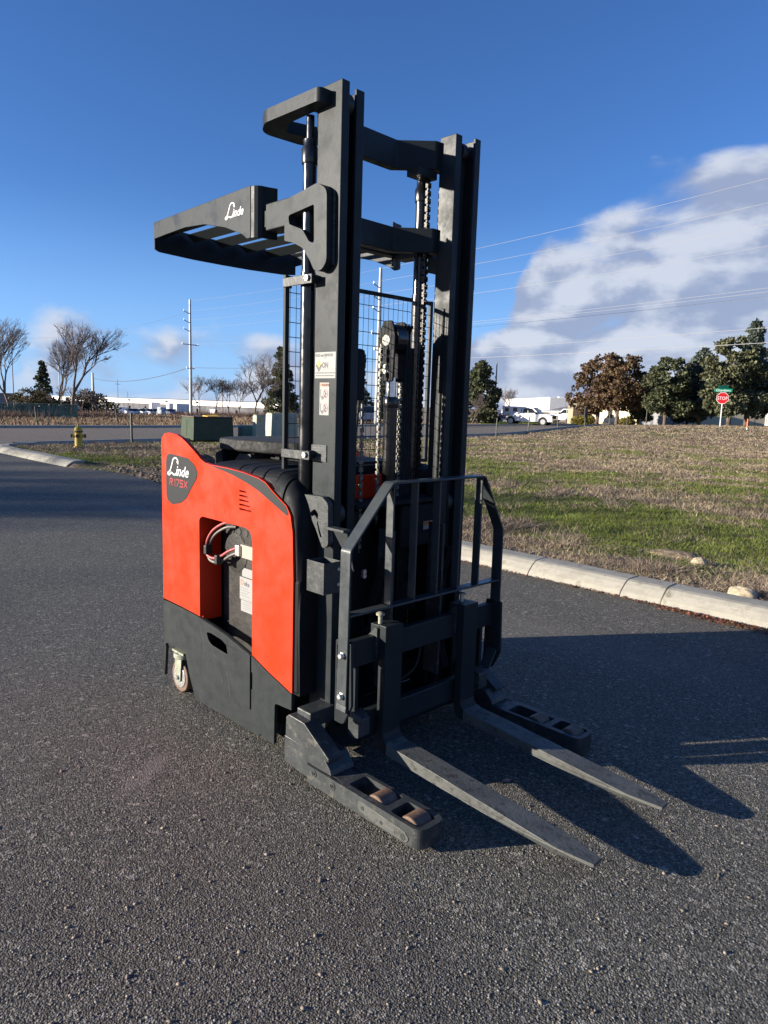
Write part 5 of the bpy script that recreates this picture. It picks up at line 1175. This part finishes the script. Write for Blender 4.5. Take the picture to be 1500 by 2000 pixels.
MB().add([(a.x, a.y, z0), (b_.x, b_.y, z0), (b_.x+nrm.x*2, b_.y+nrm.y*2, z1), (a.lerp(b_, .3).x+nrm.x*2, a.lerp(b_, .3).y+nrm.y*2, z1), (a.x, a.y, z0-.15), (b_.x, b_.y, z0-.15), (b_.x+nrm.x*2, b_.y+nrm.y*2, z1-.15), (a.lerp(b_, .3).x+nrm.x*2, a.lerp(b_, .3).y+nrm.y*2, z1-.15)], [(0,1,2,3),(4,7,6,5),(0,4,5,1),(1,5,6,2),(2,6,7,3),(3,7,4,0)]).build('roof', mat('pale_shingle', (.42, .38, .28), .8), w)
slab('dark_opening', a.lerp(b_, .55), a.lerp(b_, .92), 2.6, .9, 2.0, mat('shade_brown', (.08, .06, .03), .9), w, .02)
a = at(1296, 122); b_ = at(1412, 104); w = world_thing('white_wall', a, 'long white panelled wall under the conifers', 'wall')
n = 9
for i in range(n): slab('panel', a.lerp(b_, i/n+.004), a.lerp(b_, (i+1)/n-.004), .2, -.3, 2.5, WH, w, .05*(i % 2))
a = at(1245, 86); b_ = at(1296, 84); w = world_thing('grey_shed', a, 'shaded grey shed wall between brown and green trees', 'shed'); slab('wall', a, b_, 4, -.2, 2.9, GR, w); slab('window', a.lerp(b_, .25), a.lerp(b_, .38), .2, 1.7, 2.2, GLASS, w, .05)
a = at(1440, 130); b_ = at(1580, 125); w = world_thing('far_hall', a, 'pale low building beyond the chain-link fence', 'building'); slab('wall', a, b_, 12, -.6, 2.6, WH, w); slab('roof', a, b_, 12.6, 2.6, 3.2, BRICK, w, .4)

# ------------------------------------------------------------------ vehicles
WP = mat('white_car_paint', (.78, .78, .78), .3, coat=.4); TY = mat('tyre', (.015, .015, .015), .8); RIM = mat('alloy_rim', (.5, .5, .5), .35, .6); LAMPW = mat('lamp_glass', (.5, .5, .52), .15)
def wheels(root, xs_, yw, r_):
    for x in xs_:
        for s in (-1, 1):
            w_ = MB().cyl((x, s*yw-.11, r_), (x, s*yw+.11, r_), r_, 24).build('wheel', TY, root)
            MB().cyl((x, s*(yw+.112)-.004, r_), (x, s*(yw+.112)+.004, r_), r_*.66, 16).build('rim', RIM, w_)
def crew(loc, rz, label, decals=True):
    e = empty('pickup_truck', loc, label, 'pickup truck', None, rz)
    arch_ = lambda cx: [(cx+.50*math.cos(a), .42+.50*math.sin(a)) for a in np.linspace(0, PI, 9)]
    # body side with wheel arches, front at +x
    low = [(-2.85,.50), (-2.85,1.22), (2.25,1.22), (2.62,1.12), (2.80,1.02), (2.86,.60), (2.80,.42)] + [(p[0], p[1]) for p in arch_(1.85)] + [(1.30,.40), (-1.25,.40)] + [(p[0], p[1]) for p in arch_(-1.75)] + [(-2.3,.45)]
    MB().prism(low, 'y', -.95, .95).build('body', WP, e, bevel=.04)
    MB().prism([(-.62,1.221), (-.50,1.82), (-.35,1.90), (.62,1.90), (1.38,1.26), (1.40,1.221)], 'y', -.82, .82).build('cab', WP, e, bevel=.05)
    MB().prism([(-2.80,1.221), (-2.80,1.98), (-.66,1.98), (-.66,1.221)], 'y', -.86, .86).build('canopy', WP, e, bevel=.05)
    for s in (-1, 1):
        yy = sorted((s*.821, s*.828)); 
        MB().prism([(-.42,1.30), (-.38,1.76), (.08,1.80), (.08,1.30)], 'y', *yy).build('window', GLASS, e)
        MB().prism([(.14,1.30), (.14,1.80), (.55,1.78), (1.05,1.32), (1.05,1.30)], 'y', *yy).build('window', GLASS, e)
        yy = sorted((s*.861, s*.868))
        for x0 in (-2.5, -1.55): MB().box((x0, yy[0], 1.40), (x0+.48, yy[1], 1.82)).build('canopy_window', GLASS, e)
        MB().box((1.0, s*.99-.1, 1.20), (1.16, s*.99+.1, 1.42)).build('mirror', TY, e)
        MB().box((2.45, s*.72-.19, .92), (2.84, s*.72+.19, 1.08)).build('headlight', LAMPW, e)
        for x0 in (.10, 1.08): MB().box((x0, s*.951-.002, .50), (x0+.012, s*.951+.002, 1.20)).build('door_line', GR, e)
        if decals: MB().prism([(-2.82,.62), (-2.82,1.05), (-2.2,.98), (-2.35,.66)], 'y', s*.953-.002, s*.953+.002).build('decal', mat('decal_blue', (.12, .10, .22), .5), e); MB().prism([(-2.4,1.0), (-2.0,1.18), (-1.9,.98)], 'y', s*.954-.002, s*.954+.002).build('decal', M['yellow'], e); MB().box((.42, s*.953-.002, .86), (.78, s*.953+.002, .96)).build('decal', GR, e)
    MB().add([(1.42,-.74,1.27),(1.42,.74,1.27),(.70,.70,1.86),(.70,-.70,1.86),(1.45,-.74,1.29),(1.45,.74,1.29),(.73,.70,1.88),(.73,-.70,1.88)], [(0,3,2,1),(4,5,6,7),(0,1,5,4),(1,2,6,5),(2,3,7,6),(3,0,4,7)]).build('windscreen', GLASS, e)
    g_ = MB().box((2.80, -.52, .74), (2.90, .52, 1.10)).build('grille', TY, e, bevel=.02); 
    MB().box((2.78, -.95, .38), (2.98, .95, .64)).build('bumper', GR, e, bevel=.04)
    wheels(e, (1.85, -1.75), .82, .41); return e
p = at(1034, 80); crew((p.x, p.y, p.z), R(16+0), 'white crew cab pickup with canopy parked beyond the field right of the mast')
p = at(1112, 101); crew((p.x, p.y, p.z), R(196), 'white pickup partly hidden behind the cream porch', False)
p = at(712, 66); 
def car(loc, rz, m, label, van=False, grp='cars parked in the far warehouse lot'):
    e = empty('parked_van' if van else 'parked_car', loc, label, 'van' if van else 'car', grp, rz)
    arch_ = lambda cx: [(cx+.38*math.cos(a), .33+.38*math.sin(a)) for a in np.linspace(0, PI, 7)]
    low = [(-2.2,.35), (-2.22,.95), (2.0,.90), (2.2,.70), (2.2,.35)] + arch_(1.4) + [(.9,.28), (-.9,.28)] + arch_(-1.4)
    MB().prism(low, 'y', -.88, .88).build('body', m, e, bevel=.05)
    if van: cab = [(-2.18,.951), (-2.15,1.95), (.9,1.95), (1.5,1.2), (1.9,.93)]
    else: cab = [(-1.95,.955), (-1.45,1.48), (.3,1.50), (1.15,.93)]
    MB().prism(cab, 'y', -.74, .74).build('cabin', m if van else GLASS, e, bevel=.05)
    if not van: MB().box((-1.35, -.70, 1.50), (.25, .70, 1.54)).build('roof', m, e, bevel=.02)
    else: MB().box((.4, -.75, 1.2), (1.0, .75, 1.7)).build('window', GLASS, e)
    wheels(e, (1.4, -1.4), .78, .33); return e
SIL = mat('silver_paint', (.42, .45, .48), .3, coat=.4); BLU = mat('blue_paint', (.14, .20, .30), .3, coat=.4); DRK = mat('dark_paint', (.03, .03, .035), .3, coat=.4)
car((p.x, p.y, p.z), R(150), SIL, 'silver grey car seen between chain and steel pole through the mast', False, None)
lot = [(240, 205, WP, True, 'white van, leftmost vehicle in the far lot'), (252, 198, WP, False, 'white car beside the leftmost white van'), (262, 200, WP, False, 'second white car in the far lot'), (278, 198, WP, False, 'white car left of the silver one in the far lot'), (291, 197, SIL, False, 'silver car in the middle of the far lot'), (304, 200, DRK, False, 'dark car right of the silver car in the far lot'), (317, 192, SIL, True, 'pale van left of the blue car in the far lot'), (331, 190, BLU, False, 'blue car left of the white trailers'), (248, 225, DRK, True, 'dark van behind the leftmost cars'), (283, 228, DRK, True, 'dark van behind the middle cars'), (343, 196, DRK, False, 'dark car beside the first white trailer'), (224, 215, DRK, False, 'dark car left of the parked row')]
for i, (u, d_, m, vn, lb_) in enumerate(lot): p = at(u, d_); car((p.x, p.y, p.z), R(-25+(i*37 % 30)), m, lb_, vn)
def trailer(u, d_, lb_, hh=3.0):
    p = at(u, d_); e = empty('box_trailer', (p.x, p.y, p.z), lb_, 'trailer', 'white trailers in the far lot', R(-20)); MB().box((-3, -1.2, .9), (3, 1.2, hh)).build('box', WP, e, bevel=.03); wheels(e, (-2.0, -1.0), 1.0, .48); MB().box((1.6, -.1, 0), (1.75, .1, .9)).build('landing_leg', TY, e)
trailer(302, 222, 'white box trailer behind the silver car', 3.6); trailer(351, 198, 'white box trailer left of the tall pole'); trailer(363, 200, 'white box trailer right beside the tall pole'); trailer(336, 215, 'white box trailer behind the blue car', 3.3)
